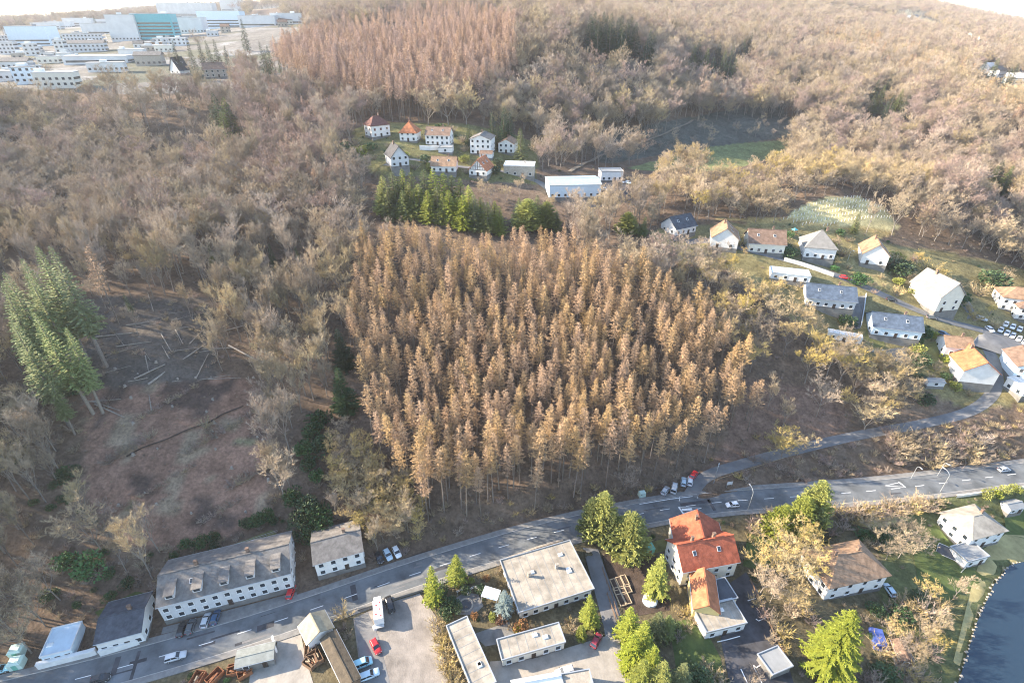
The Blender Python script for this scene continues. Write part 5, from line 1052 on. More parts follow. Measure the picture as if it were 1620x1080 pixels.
def merged(key):
    if key not in MERGED:
        L_ = []
        for i, (tm, cm) in enumerate(KIT[key][0]):
            mb = MB(); ms = []
            for me in (tm, cm):
                base = len(ms); ms += list(me.materials); b = len(mb.v); n = len(me.vertices); co = np.empty(n * 3); me.vertices.foreach_get('co', co); mb.v += [tuple(q) for q in co.reshape(-1, 3)]
                for pl in me.polygons: mb.f.append(tuple(k + b for k in pl.vertices)); mb.m.append(base + pl.material_index)
            L_.append(mb.mesh(key, ms))
        MERGED[key] = L_
    return MERGED[key]
KITS = {}
def scatter(name, label, items):
    """items: (key, x, y, z, height, rz); a mass nobody could count, as one object of instances"""
    keys = sorted({i[0] for i in items}); first = {}; tot = 0
    kc = bpy.data.collections.new(name + '_kit'); tagn = 0
    for k in keys:
        first[k] = tot
        for me in merged(k): kc.objects.link(bpy.data.objects.new('%s_%03d' % (name + '_piece', tot), me)); tot += 1
    n = len(items); me = bpy.data.meshes.new(name); me.vertices.add(n)
    me.vertices.foreach_set('co', np.array([i[1:4] for i in items], np.float32).ravel())
    A = me.attributes.new('pick', 'INT', 'POINT'); A.data.foreach_set('value', np.array([first[i[0]] + NR.randint(len(KIT[i[0]][0])) for i in items], np.int32))
    A = me.attributes.new('turn', 'FLOAT_VECTOR', 'POINT'); A.data.foreach_set('vector', np.array([(NR.normal(0, .03), NR.normal(0, .03), i[5]) for i in items], np.float32).ravel())
    A = me.attributes.new('size', 'FLOAT_VECTOR', 'POINT'); A.data.foreach_set('vector', np.array([(i[4] / KIT[i[0]][1] * NR.uniform(.9, 1.15), i[4] / KIT[i[0]][1] * NR.uniform(.9, 1.15), i[4] / KIT[i[0]][1]) for i in items], np.float32).ravel())
    o = link(bpy.data.objects.new(name, me)); tag(o, label, kind='stuff')
    g = bpy.data.node_groups.new(name, 'GeometryNodeTree'); g.interface.new_socket('Geometry', in_out='INPUT', socket_type='NodeSocketGeometry'); g.interface.new_socket('Geometry', in_out='OUTPUT', socket_type='NodeSocketGeometry')
    nn = g.nodes; gi, go = nn.new('NodeGroupInput'), nn.new('NodeGroupOutput'); ip = nn.new('GeometryNodeInstanceOnPoints'); ci = nn.new('GeometryNodeCollectionInfo')
    ci.inputs[0].default_value = kc; ci.inputs[1].default_value = True; ci.inputs[2].default_value = True
    def na(nm, ty): q = nn.new('GeometryNodeInputNamedAttribute'); q.data_type = ty; q.inputs[0].default_value = nm; return q.outputs[0]
    g.links.new(gi.outputs[0], ip.inputs['Points']); g.links.new(ci.outputs[0], ip.inputs['Instance']); ip.inputs['Pick Instance'].default_value = True
    g.links.new(na('pick', 'INT'), ip.inputs['Instance Index']); g.links.new(na('turn', 'FLOAT_VECTOR'), ip.inputs['Rotation']); g.links.new(na('size', 'FLOAT_VECTOR'), ip.inputs['Scale']); g.links.new(ip.outputs[0], go.inputs[0])
    md = o.modifiers.new('scatter', 'NODES'); md.node_group = g
    return o
def plant(key, name, x, y, z, hgt, label, cat, group=None, wide=1.0, var=None, rz=None):
    L_, h0 = KIT[key]; tm, cm = L_[(R.randrange(len(L_)) if var is None else var) % len(L_)]
    o = tag(empty(name, (x, y, z), R.uniform(0, 6.28) if rz is None else rz), label, cat, group); s = hgt / h0; o.scale = (s * wide, s * wide, s); o.rotation_euler = (R.gauss(0, .025), R.gauss(0, .025), o.rotation_euler.z)
    inst('trunk', tm, o); inst('crown', cm, o)
    return o
def plant_px(key, name, u, v, hgt, label, cat, group=None, wide=1.0, var=None):
    p = P(u, v); return plant(key, name, p.x, p.y, p.z - .1, hgt, label, cat, group, wide, var)
# ------------------------------------------------------------------ where the woods stand
LARCHZ = [(575,425),(760,393),(880,418),(1000,468),(1100,523),(1170,600),(1185,690),(1120,738),(1000,775),(850,815),(720,828),(645,822),(580,690),(556,560)]
FRONT = [(500,760),(640,800),(850,790),(1110,735),(1190,690),(1260,700),(1130,760),(900,840),(600,890),(500,880)]
GREENZ = [(578,285),(765,285),(900,325),(892,365),(760,395),(582,425)]
# 
LHILL = [(425,135),(520,62),(700,28),(812,55),(818,145),(750,186),(640,196),(590,188),(500,165)]
RSTREAK = [(1285,72),(1330,60),(1420,85),(1620,170),(1640,225),(1600,225),(1450,150),(1300,98)]
PINKZ = [(360,120),(480,130),(590,200),(560,330),(420,330),(370,240)]
KNOLL = [(985,330),(1040,262),(1180,240),(1290,225),(1420,260),(1480,330),(1420,330),(1330,312),(1240,350),(1130,360),(1030,362)]
LOGZ = [(130,470),(335,470),(345,600),(200,615),(120,620)]
TRACKZ = [(930,225),(1060,210),(1150,192),(1235,188),(1280,215),(1240,222),(1100,242),(950,264)]
GROVE = [(512,720),(560,690),(640,790),(640,850),(575,868),(545,840),(520,790)]
MEADV = [(1125,240),(1240,223),(1252,236),(1160,258),(1120,262)]; MEADW = [(985,266),(1040,255),(1045,270),(1000,280)]
BANKZ = [(1130,765),(1240,728),(1350,702),(1470,684),(1560,660),(1640,640),(1640,738),(1480,752),(1330,768),(1200,776)]
HOLLOW = [(240,170),(330,190),(370,240),(330,300),(240,280)]
# ---- conifers and other trees that stand out, placed by the pixel of their tops
def top(key, name, L_, label, cat='tree', group=None, wide=1.0, clear=.55):
    for i, (u_, v_, h_) in enumerate(L_):
        p = P(u_, v_, h_); zz = H(p.x, p.y); KEEP.append((p.x, p.y, zz, h_, h_ * .15 * wide, clear)); plant(key[i % len(key)] if isinstance(key, (list, tuple)) else key, name, p.x, p.y, zz - .15, h_, label[i] if isinstance(label, (list, tuple)) else label, cat, group, wide)
top('fir', 'fir_tree', [(50,392,40),(77,388,42),(12,430,38),(-14,445,36),(62,490,36),(18,508,36),(95,520,30),(45,430,36),(25,410,38),(70,600,20)], ['very tall sunlit fir, rear left of the pair behind the shaded clearing', 'very tall sunlit fir nearest the rust brown larch, rear right of the pair', 'tall fir at the left picture edge, upper of the two cut by it', 'tall fir cut by the left picture edge, outermost of its group', 'tall fir in front of the group with its long bare stem over the fallen trunks', 'tall front fir of the group just inside the left picture edge', 'lowest fir of the group whose bare stem stands at the clearing corner', 'slender fir between the rear pair and the front firs', 'sunlit fir behind the left edge firs, half hidden', 'small olive fir below the tall group'], 'tree', 'tall firs at the left edge', 1.0)
top('spruce', 'spruce_tree', [(534,518,17)], 'dark spruce at the clearing edge of the larches, upper of the two', wide=1.6, clear=.95); top('spruce', 'spruce_tree', [(534,582,18)], 'dark spruce at the clearing edge of the larches, lower of the two', wide=1.7, clear=.95)
top(['spruce_olive', 'spruce'], 'spruce_tree', [(468,388,11),(424,384,12),(325,378,12),(195,462,9)], ['small dark spruce among the bare trees left of the larches', 'olive young conifer left of the small dark spruce', 'dark young conifer above the fallen trunks', 'slim dark conifer in the shade beside the tall firs'])
top(['spruce', 'spruce_olive'], 'spruce_tree', [(338,147,26),(350,154,25),(329,165,23),(346,172,22),(358,163,22)], 'dark conifer in the small clump in the left wood', 'tree', 'dark conifers of the left clump', 1.5)
top(['spruce_yellow', 'spruce_olive', 'spruce_yellow'], 'spruce_tree', [(605,277,18),(620,271,19),(635,268,19),(650,272,18),(668,268,20),(685,267,20),(700,273,19),(715,276,18),(728,282,17),(741,292,17),(628,286,16),(645,289,16),(662,290,16),(690,294,16),(710,300,16),(731,307,16),(749,308,16),(770,320,14),(790,326,13),(612,296,15),(676,300,15),(600,287,15),(655,300,14),(700,306,14),(722,312,13),(637,300,14),(760,312,13),(782,318,12)], 'olive green conifer in the row between the larches and the hill houses', 'tree', 'green conifers above the larch stand', 2.1, .85)
top(['spruce_olive', 'thuja'], 'spruce_tree', [(820,312,13),(836,314,14),(851,309,14),(866,319,12),(882,332,10),(995,335,10),(1020,342,9)], 'yellow green conifer on the ridge below the valley hall', 'tree', 'yellow green conifers below the valley hall', 1.9, .8)
top('spruce_olive', 'cypress_tree', [(825,203,19)], 'broad green cypress right of the hill houses', wide=1.6, clear=.9)
top('spruce', 'spruce_tree', [(795,170,20),(779,178,18),(806,178,18),(786,196,14),(742,196,12)], 'dark conifer behind the hill houses', 'tree', 'dark conifers behind the hill houses', 1.5)
top('spruce', 'spruce_tree', [(936,22,28),(943,18,28),(950,24,27),(957,19,28),(964,25,28),(971,21,28),(978,28,27),(986,24,28),(993,30,27),(1000,27,27),(1007,35,26),(948,36,26),(968,38,26),(985,42,25),(1030,48,26),(1038,56,24),(1024,66,24)], 'dark conifer in the block on the beech hill', 'tree', 'dark conifer block on the beech hill', 1.5)
top(['spruce', 'spruce_olive'], 'spruce_tree', [(1108,62,24),(1120,76,24),(1141,64,24),(1150,80,24),(1161,72,24),(1166,92,22),(1131,90,22),(1100,72,22),(1155,95,22),(1178,62,22),(1190,52,22)], 'dark conifer among beeches on the far side of the valley', 'tree', 'dark conifers across the valley', 1.5)
top(['spruce', 'spruce_olive'], 'spruce_tree', [(1390,126,22),(1400,134,23),(1415,150,22),(1430,140,22),(1441,150,20),(1385,150,20),(1405,160,20),(1270,104,20),(1412,118,20)], 'dark conifer on the sunny hillside right of the valley', 'tree', 'dark conifers on the sunny right hillside', 1.5)
top(['spruce', 'spruce_olive'], 'spruce_tree', [(1590,254,18),(1603,262,18),(1598,272,16),(1580,262,16),(1562,96,22),(1581,92,22),(1602,106,20),(1612,100,20)], 'dark conifer at the right edge of the hillside', 'tree', 'dark conifers at the right edge', 1.5)
top('spruce_olive', 'spruce_tree', [(1362,333,11)], 'single pine green conifer standing in the pale plantation', wide=1.3)
top('spruce', 'spruce_tree', [(270,64,22),(298,68,24),(312,64,22),(326,63,24),(337,62,24),(352,72,20),(410,66,22),(421,72,22),(439,92,18),(380,30,26),(415,78,20)], 'hazy dark conifer at the edge of the far town', 'tree', 'dark conifers at the town edge')
# gardens by the road
top('thuja', 'conifer_tree', [(960,780,19)], 'tall yellow green conifer leaning over the main road, tallest of its clump', wide=.95); top('thuja_olive', 'conifer_tree', [(938,790,16)], 'olive conifer on the road side of the clump by the driveway', wide=.8)
top('thuja', 'conifer_tree', [(1003,812,17)], 'broad golden green conifer beside the green shed', wide=1.25); top('thuja_olive', 'conifer_tree', [(975,808,15)], 'olive conifer between the two golden conifers', wide=.8)
top('spruce_yellow', 'conifer_tree', [(1050,878,16)], 'bushy yellow green conifer left of the red roofed house', wide=1.5)
top('spruce_yellow', 'conifer_tree', [(719,877,11)], 'dense sunlit conifer at the pavement, right one of a pair', wide=1.7); top('spruce_yellow', 'conifer_tree', [(679,898,14)], 'slender sunlit conifer at the gravel yard, left one of a pair', wide=1.3)
top('spruce_blue', 'conifer_tree', [(797,932,10)], 'blue spruce at the corner of the bungalow', wide=1.7)
top('spruce_yellow', 'conifer_tree', [(938,942,12)], 'yellow green conifer between bungalow and driveway', wide=1.5); top('thuja', 'conifer_tree', [(922,988,6)], 'round yellow green conifer above the dark red car', wide=.8)
top(['spruce_yellow', 'spruce_yellow', 'spruce_olive'], 'conifer_tree', [(1000,960,13),(1022,985,14),(1047,966,11),(1008,1004,13),(1036,1022,13),(1062,972,9),(1052,1046,13),(1020,1040,12),(1085,1050,11)], 'yellow green conifer in the large clump at the bottom below the raised beds', 'tree', 'yellow green conifers of the bottom clump', 1.75)
top('thuja', 'conifer_tree', [(1306,760,18)], 'tallest golden conifer beside the main road right of the red house', wide=1.0); top('thuja', 'conifer_tree', [(1278,786,14)], 'middle golden conifer in the roadside clump', wide=1.2); top('thuja', 'conifer_tree', [(1242,800,12)], 'lowest golden conifer in the roadside clump', wide=1.2); top('thuja_olive', 'conifer_tree', [(1298,800,11)], 'olive conifer behind the golden roadside clump', wide=.9)
top('big_spruce', 'conifer_tree', [(1362,962,24)], 'huge yellow green spruce in front at the bottom right', wide=1.35)
GB = 'golden bare trees in the garden between the red house and the hipped house'
top(['bare_yellow', 'bare_warm'], 'bare_tree', [(1240,842,13),(1270,860,13),(1222,880,11),(1255,885,12),(1288,880,11),(1232,920,9),(1262,930,9),(1215,905,9),(1285,838,11)], 'golden bare tree in the garden between the red house and the hipped house', 'tree', GB, 1.3)
top(['bare_warm', 'bare_yellow', 'bare'], 'bare_tree', [(1528,918,8),(1475,925,8),(1500,975,7),(1470,985,8),(1490,1005,7),(1440,1010,7),(1470,1030,8),(1420,985,7)], 'sunlit bare tree between the green lawn and the pond', 'tree', 'bare trees by the pond', 1.0)
top('bare', 'bare_tree', [(1425,822,9),(1450,830,10),(1440,850,9),(1418,856,8),(1462,848,8),(1395,822,8)], 'dark shaded bare tree behind the hipped house', 'tree', 'shaded bare trees behind the hipped house', 1.2)
top('round_yellow', 'bare_tree', [(1252,680,12)], 'broad golden bare tree below the lane', wide=1.6); top('round_warm', 'bare_tree', [(1388,634,13)], 'broad bare tree on the bank above the lane bend', wide=1.6); top('round_yellow', 'bare_tree', [(1275,684,10)], 'golden bare tree right of the broad one below the lane', wide=1.4)
top(['bare_yellow', 'bare_warm'], 'bare_tree', [(1295,545,17),(1330,535,18),(1348,552,16),(1235,470,15),(1270,475,15),(1210,500,14),(1255,510,14),(1290,495,14)], 'large sunlit bare tree between the larches and the site cabin', 'tree', 'large sunlit bare trees near the site cabin', 1.1)
top('round_warm', 'bare_tree', [(705,118,27)], 'very big round beech standing behind the hill houses', wide=1.35); top('round_warm', 'bare_tree', [(672,128,24)], 'big beech left of the roundest one behind the hill houses', wide=1.2); top('round_warm', 'bare_tree', [(735,128,24)], 'big beech right of the roundest one behind the hill houses', wide=1.2); top('round_warm', 'bare_tree', [(855,165,22)], 'big pale bare tree right of the cypress', wide=1.0)
top('slim_warm', 'bare_tree', [(263,372,20)], 'single slim pale tree above the fallen trunks', wide=1.1); top('larch', 'larch_tree', [(132,385,30)], 'rust brown larch with long bare stem beside the tall firs', wide=1.15)
# shrubs and hedges
top('shrub_bright', 'shrub', [(130,882,6.5)], 'large round bright evergreen shrub at the foot of the left wood', wide=1.0); top('shrub_bright', 'shrub', [(96,877,4.5)], 'smaller bright evergreen shrub left of the large round one')
top('shrub', 'shrub', [(500,650,6),(490,672,5),(505,690,6),(478,700,5),(485,725,4),(500,745,4),(462,775,5),(480,790,6),(495,800,6),(505,815,6),(470,815,6),(485,835,5)], 'dark evergreen shrub in the strip between clearing and golden grove', 'shrub', 'dark evergreen shrubs of the strip')
top('shrub', 'shrub', [(290,855,3),(315,850,3.5),(335,842,3),(405,815,4),(420,808,4),(385,822,3)], 'dark evergreen shrub at the foot of the clearing', 'shrub', 'dark shrubs at the foot of the clearing')
top('shrub', 'shrub', [(700,925,3.5),(712,945,3.5),(722,955,3),(705,965,3),(735,930,2.5),(760,925,2.5)], 'dark green garden shrub between the conifer pair and the garden pond', 'shrub', 'dark shrubs round the garden pond')
top(['shrub_brown', 'bush_warm', 'shrub_olive'], 'shrub', [(750,970,1.8),(765,968,2),(778,972,2),(792,975,2.2),(805,985,2),(820,990,2),(770,910,1.6),(785,902,1.6),(745,915,1.6)], 'low brown garden shrub along the bungalow path', 'shrub', 'low garden shrubs by the bungalow')
top('bush_yellow', 'hedge_bush', [(688,975,4),(690,990,4.5),(695,1003,4.5),(698,1016,4.5),(704,1030,4.5),(708,1044,4.5),(713,1058,4.5),(716,1072,4.5)], 'golden bare bush in the hedge beside the gravel yard', 'bush', 'golden hedge bushes beside the yard', 1.1)
top('bush_yellow', 'bush', [(537,958,5)], 'golden bare bush beside the old barn', wide=1.1); top('bush_warm', 'bush', [(905,985,3)], 'pale bare bush beside the flat beige wing', wide=1.2); top('shrub_brown', 'shrub', [(825,985,3)], 'rust coloured round shrub in the corner of the courtyard', wide=1.1)
top(['bush_red', 'bush_warm'], 'bush', [(1195,812,4),(1205,830,4.5),(1190,828,3.5),(1220,800,3)], 'reddish bare bush between the red house and the golden conifers', 'bush', 'reddish bushes by the golden conifers')
top(['bush_warm', 'bush_yellow', 'bush_red'], 'bush', [(1322 + 14 * i, 796 - 1.1 * i + (i % 3) * 3, 3.6 + (i % 2)) for i in range(13)], 'tan roadside bush on the bank before the bridge', 'bush', 'tan bushes on the bank before the bridge', 1.3)
top(['bush_red', 'bush', 'bush_warm'], 'bush', [(1410 + (i * 37) % 165, 672 + (i * 23) % 48, 4 + (i % 3)) for i in range(34)], 'reddish brown bush on the bank between lane and main road', 'bush', 'reddish bushes on the bank below the lane', 1.3)
top(['bush', 'bush_red'], 'bush', [(1180 + (i * 41) % 190, 712 + (i * 17) % 40, 2.2 + (i % 3) * .6) for i in range(18)], 'brown scrub bush on the bank right of the lane mouth', 'bush', 'brown scrub by the lane mouth', 1.3)
top('shrub_olive', 'hedge', [(1565,777,2.5),(1580,774,2.5),(1595,771,2.5),(1610,768,2.5)], 'yellow green hedge shrub below the bridge', 'shrub', 'yellow green shrubs below the bridge', 1.3)
top(['shrub', 'bush_warm', 'shrub_olive', 'bush_red', 'shrub_bright'], 'garden_shrub', [(1330,362,3),(1345,372,3),(1318,380,3),(1335,395,3),(1405,405,3),(1415,420,3),(1398,430,3),(1425,440,3),(1440,430,3),(1322,420,2.5),(1360,430,2.5),(1345,415,3),(1445,455,2.5),(1385,455,2.5),(1250,365,3),(1245,385,3),(1240,398,2.5),(1420,398,4),(1452,400,4),(1430,410,3),(1320,405,2.5),(1400,445,2)], 'small garden shrub between the street houses', 'shrub', 'garden shrubs between the street houses', 1.3)
top(['shrub', 'shrub_olive', 'bush_warm'], 'garden_shrub', [(1452,530,4),(1455,545,4),(1450,560,4),(1470,520,4),(1480,525,3),(1485,575,3),(1500,590,3),(1515,605,3),(1478,590,3),(1460,590,3),(1500,560,3),(1540,615,3),(1470,625,4),(1550,600,3)], 'small garden shrub around the lawn of the white gabled house', 'shrub', 'garden shrubs by the white gabled house', 1.2)
top(['shrub', 'bush_warm', 'shrub_olive', 'bush'], 'garden_shrub', [(585,225,4),(612,222,4),(640,240,3),(665,210,4),(672,245,4),(735,225,5),(735,245,4),(745,215,4),(787,250,4),(655,255,4),(680,258,4),(737,262,4),(785,262,4),(560,215,5),(572,230,4),(590,240,4),(545,225,6),(730,210,5),(755,218,4),(715,195,5),(695,196,5)], 'garden shrub between the hill houses', 'shrub', 'garden shrubs between the hill houses', 1.3)
top(['shrub', 'bush', 'bush_warm'], 'garden_shrub', [(1065,985,2.5),(1075,1000,2.5),(1090,985,2.5),(1390,960,3),(1400,975,3),(1375,975,2.5),(1430,965,3.5),(1442,972,3),(1400,1030,3),(1410,1060,4),(1440,1060,4),(1380,850,3.5),(1395,840,3.5),(1405,860,3.5),(1385,835,3),(1370,838,3),(1200,1060,3),(1190,1075,3),(1110,1065,4),(1130,1070,4),(1470,1060,4),(1455,940,3)], 'garden shrub in the gardens between the car park and the pond', 'shrub', 'garden shrubs near the pond', 1.3)
def jgrid(x0, x1, y0, y1, s):
    A, B = np.meshgrid(np.arange(x0, x1, s), np.arange(y0, y1, s)); A = A + NR.uniform(-.42, .42, A.shape) * s; B = B + NR.uniform(-.42, .42, B.shape) * s
    return A.ravel(), B.ravel()
def cand(x0, x1, y0, y1, s, wide, pad):
    x, y = jgrid(x0, x1, y0, y1, s); k = np.abs(x) < y * wide + pad; x, y = x[k], y[k]; z = hz(x, y); u, v, d = proj(x, y, z); return x, y, z, u, v, d, NR.rand(len(x))
x, y, z, u, v, d, q = cand(-520, 560, 40, 520, 4.5, 1.0, 110)
ok = y > np.interp(x, MAIN[:, 0], MAIN[:, 1]) + 8.0
for line, g in ((MAIN, 8.0), (LANE, 3.6), (STREET, 6.5), (UPPER, 5.0)): ok &= line_dist(line, x, y)[0] > g
for px_, py_, rz_, hx_, hy_ in PADS:
    c_, s_ = math.cos(rz_), math.sin(rz_); ok &= ~((np.abs((x - px_) * c_ + (y - py_) * s_) < hx_) & (np.abs(-(x - px_) * s_ + (y - py_) * c_) < hy_))
for Y_ in YARDS: ok &= ~(inpoly(Y_, u, v) & (y < 320))
Z = {n: inpoly(p_, u, v) for n, p_ in dict(L=LARCHZ, G=GREENZ, H=LHILL, R=RSTREAK, P=PINKZ, K=KNOLL, LOG=LOGZ, T=TRACKZ, GR=GROVE, B=BANKZ, C=CLEAR, M=MEAD, PL=PLANT, S=STRZ, U=UPPZ, I=INDZ, BA=BARE, HO=HOLLOW).items()}
for p_ in LANE[8::2]: KEEP.append((p_[0], p_[1], p_[2], .6, 2.0, 1.0))
KU, KV, KD = proj([k[0] for k in KEEP], [k[1] for k in KEEP], [k[2] for k in KEEP]); _, KT, _ = proj([k[0] for k in KEEP], [k[1] for k in KEEP], [k[2] + k[3] for k in KEEP]); KW = np.array([k[4] for k in KEEP]) * F / KD; KF = np.array([k[5] for k in KEEP]); KX = np.array([k[0] for k in KEEP]); KY = np.array([k[1] for k in KEEP]); KR = np.array([k[4] for k in KEEP])
def hides(X_, Y_, Z_, h_, r_):
    if np.any((KX - X_) ** 2 + (KY - Y_) ** 2 < (KR * .8 + r_ * .5) ** 2): return True
    (uu,), (vb,), (dd,) = proj([X_], [Y_], [Z_]); (ut,), (vt,), _ = proj([X_], [Y_], [Z_ + h_]); rp = r_ * F / dd
    if np.any((np.abs((uu + ut) / 2 - (KU)) < KW + rp) & (dd < KD + 1) & (vt < KT + KF * (KV - KT)) & (vb > KT)): return True
    if Y_ < 400:
        vs_ = np.linspace(vt + 3, vb, 7); us_ = np.linspace(ut, uu, 7)
        for du in (-rp * .6, 0, rp * .6):
            if np.any(inpoly(MEADV, us_ + du, vs_) | inpoly(MEADW, us_ + du, vs_)): return True
    return False
trees = []      # (key, x, y, z, h, zone, depth, u, v)
for i in np.nonzero(ok)[0]:
    X_, Y_, q_ = x[i], y[i], q[i]; zn = 'wood'; key = None; off = u[i] < -60 or u[i] > 1680
    if Z['L'][i] and 100 < Y_ < 262: continue
    elif Z['GR'][i] and 95 < Y_ < 140:
        if q_ < .85: key, hh, zn = R.choice(['bare_yellow', 'bare_warm']), R.uniform(8, 12), 'grove'
    elif Z['G'][i] and 225 < Y_ < 300:
        if q_ < .10: key, hh, zn = 'bare_warm', R.uniform(7, 10), 'wood'
    elif Z['C'][i] and 95 < Y_ < 175: key = None
    elif Z['LOG'][i] and Y_ < 240:
        if q_ < .13: key, hh, zn = R.choice(['slim', 'slim_warm', 'slim', 'bare']), R.uniform(7, 14), 'logs'
    elif (Z['M'][i] and 330 < Y_ < 470) or (Z['PL'][i] and 220 < Y_ < 320) or (Z['U'][i] and 265 < Y_ < 345) or (Z['I'][i] and 240 < Y_ < 345): key = None
    elif Z['S'][i] and Y_ < 275: key = None
    elif Z['B'][i] and Y_ < 190: key = None
    elif Z['BA'][i] and Y_ < 200:
        if q_ < .24: key, hh, zn = R.choice(['slim', 'slim_warm', 'bare']), R.uniform(8, 16), 'bare slope'
    elif Z['T'][i] and 340 < Y_ < 480:
        if q_ < .16: key, hh, zn = 'bare', R.uniform(5, 9), 'valley'
    elif Z['H'][i] and Y_ > 335:
        if q_ < .8: key, hh, zn = 'larch_far', R.uniform(22, 30), 'far larch'
    elif Z['R'][i] and Y_ > 380:
        if q_ < .5: key, hh, zn = R.choice(['larch', 'bare_warm', 'round', 'larch_far']), R.uniform(18, 24), 'far larch'
    elif Z['HO'][i] and Y_ > 230:
        if q_ < .2: key, hh, zn = R.choice(['bare', 'slim']), R.uniform(8, 14), 'left'
    elif Z['P'][i] and 230 < Y_ < 480:
        if q_ < .55: key, hh, zn = R.choice(['slim', 'bare_red', 'bare_red', 'slim', 'larch_far']), R.uniform(13, 20), 'left'
    elif Z['K'][i] and 205 < Y_ < 335:
        if q_ < .52: key, hh, zn = R.choice(['round_warm', 'bare_warm', 'bare_yellow', 'round_warm', 'slim_warm']), R.uniform(10, 15), 'knoll'
    elif inpoly(FRONT, u[i:i+1], v[i:i+1])[0] and Y_ < 150:
        if q_ < .55: key, hh, zn = R.choice(['bare_warm', 'bare', 'bare_yellow', 'slim_warm', 'slim']), R.uniform(6, 12), 'front'
    elif X_ < -150 and Y_ > 372: 
        if q_ < .025: key, hh, zn = 'bare', R.uniform(9, 14), 'town'
    elif Y_ < 215 and u[i] < 560:
        if q_ < (.62 if 240 < u[i] and v[i] < 660 else .42): key, hh, zn = R.choice(['slim', 'slim_warm', 'slim', 'slim_warm', 'bare_warm']), R.uniform(11, 20), 'left slope'
    elif X_ > 60 and Y_ < 205:
        if q_ < .5: key, hh, zn = R.choice(['bare_warm', 'round_warm', 'bare_yellow', 'round_yellow']), R.uniform(9, 16), 'right slope'
    elif X_ > -30 and Y_ > 370:
        if q_ < .27: key, hh, zn = R.choice(['round', 'round_warm', 'round', 'bare', 'bare_red']), R.uniform(17, 26), 'wood'
    else:
        if q_ < .42: key, hh, zn = R.choice(['bare', 'round', 'round', 'slim', 'bare_red', 'round_warm', 'bare']), R.uniform(13, 21), 'wood'
    if key and not hides(X_, Y_, z[i], hh, 1.8 if 'larch' in key else 2.6): trees.append((key, X_, Y_, z[i] - .15, hh, zn, d[i], u[i], v[i], off))
lx, ly = jgrid(-70, 130, 98, 264, 3.85); lz = hz(lx, ly); lu, lv, ld = proj(lx, ly, lz); lin_ = inpoly(LARCHZ, lu, lv) & (ly > 100) & (ly < 262) & (line_dist(MAIN, lx, ly)[0] > 8) & (line_dist(LANE, lx, ly)[0] > 3.6)
for i in np.nonzero(lin_)[0]:
    hh = R.uniform(16, 25) if lv[i] < 735 else R.uniform(20, 27)
    if R.random() < .88 and not hides(lx[i], ly[i], lz[i], hh, 1.4): trees.append(('larch', lx[i], ly[i], lz[i] - .15, hh, 'larch', ld[i], lu[i], lv[i], False))
far = []
x, y, z, u, v, d, q = cand(-1800, 1800, 520, 1550, 9.0, 1.02, 20); fz = inpoly(LHILL, u, v); rz = inpoly(RSTREAK, u, v); fld = (lattice(x, y, 260, 8) > 0.12) & (y > 900); tn = (x < -150) & (y < 1300) & (u < 482)
for i in range(len(x)):
    if fld[i] and q[i] > .06: continue
    if tn[i] and (q[i] > .15): continue
    if 1090 < u[i] < 1290 and -5 < v[i] < 42 and q[i] > .45: continue
    k_ = 'larch_far' if fz[i] else R.choice(['larch_far', 'larch', 'round_warm', 'bare']) if rz[i] else ('spruce' if q[i] < .015 else R.choice(['round', 'bare', 'round', 'bare_red', 'slim', 'round_warm']))
    hh = R.uniform(17, 24)
    if (u[i] < 490 or y[i] < 900) and hides(x[i], y[i], z[i], hh, 3): continue
    if inpoly([(1400,0),(1440,14),(1500,42),(1580,78),(1572,90),(1480,58),(1415,28)], u[i:i+1], v[i:i+1] - 6)[0]: continue
    far.append((k_, x[i], y[i], z[i] - .3, hh, R.uniform(0, 6.28)))
x, y, z, u, v, d, q = cand(-3900, 3900, 1550, 3700, 21.0, 1.02, 20); fld = (lattice(x, y, 260, 8) > 0.05)
for i in range(len(x)):
    if fld[i] and q[i] > .05: continue
    far.append((R.choice(['bare', 'bare', 'bare_red', 'spruce' if q[i] < .1 else 'bare']), x[i], y[i], z[i] - 1, R.uniform(20, 27), R.uniform(0, 6.28)))

# ---- nearest three hundred of a kind stand as trees of their own, the rest as woods
inview = lambda t: -20 < t[7] < 1640 and -10 < t[8] < 1110
lar = sorted([t for t in trees if t[5] == 'larch' and inview(t)], key=lambda t: t[6]); lone = set()
def larch_label(t):
    u_, v_ = t[7], t[8]
    if v_ > 735 or (v_ > 690 and u_ > 1000): return (('tall tan larch in the lowest rows of the stand, beside the bright golden grove', 'larches in the lowest rows beside the grove') if u_ < 820 else ('tall tan larch in the lowest rows of the stand, toward the lane mouth', 'larches in the lowest rows toward the lane mouth'))
    if u_ < 640: return 'tan larch along the edge of the stand beside the dark green conifers', 'larches along the clearing edge of the stand'
    if u_ > 1050: return 'tan larch at the edge of the stand above the bare brown slope', 'larches along the bare slope edge of the stand'
    if v_ < 560: return 'golden larch in the upper half of the stand on the hill', 'larches of the upper stand'
    if u_ < 800: return 'tan larch deep inside the stand, in its lower left third toward the clearing', 'larches in the lower left third of the stand'
    if u_ > 960: return 'tan larch deep inside the stand, lower right third toward the bare slope', 'larches in the lower right third of the stand'
    return 'tan larch deep inside the stand, lower middle above the flat roofed bungalow', 'larches in the lower middle of the stand'
for t in lar[:300]:
    lone.add(id(t)); lb, gp = larch_label(t); plant('larch', 'larch_tree', t[1], t[2], t[3], t[4], lb, 'tree', gp)
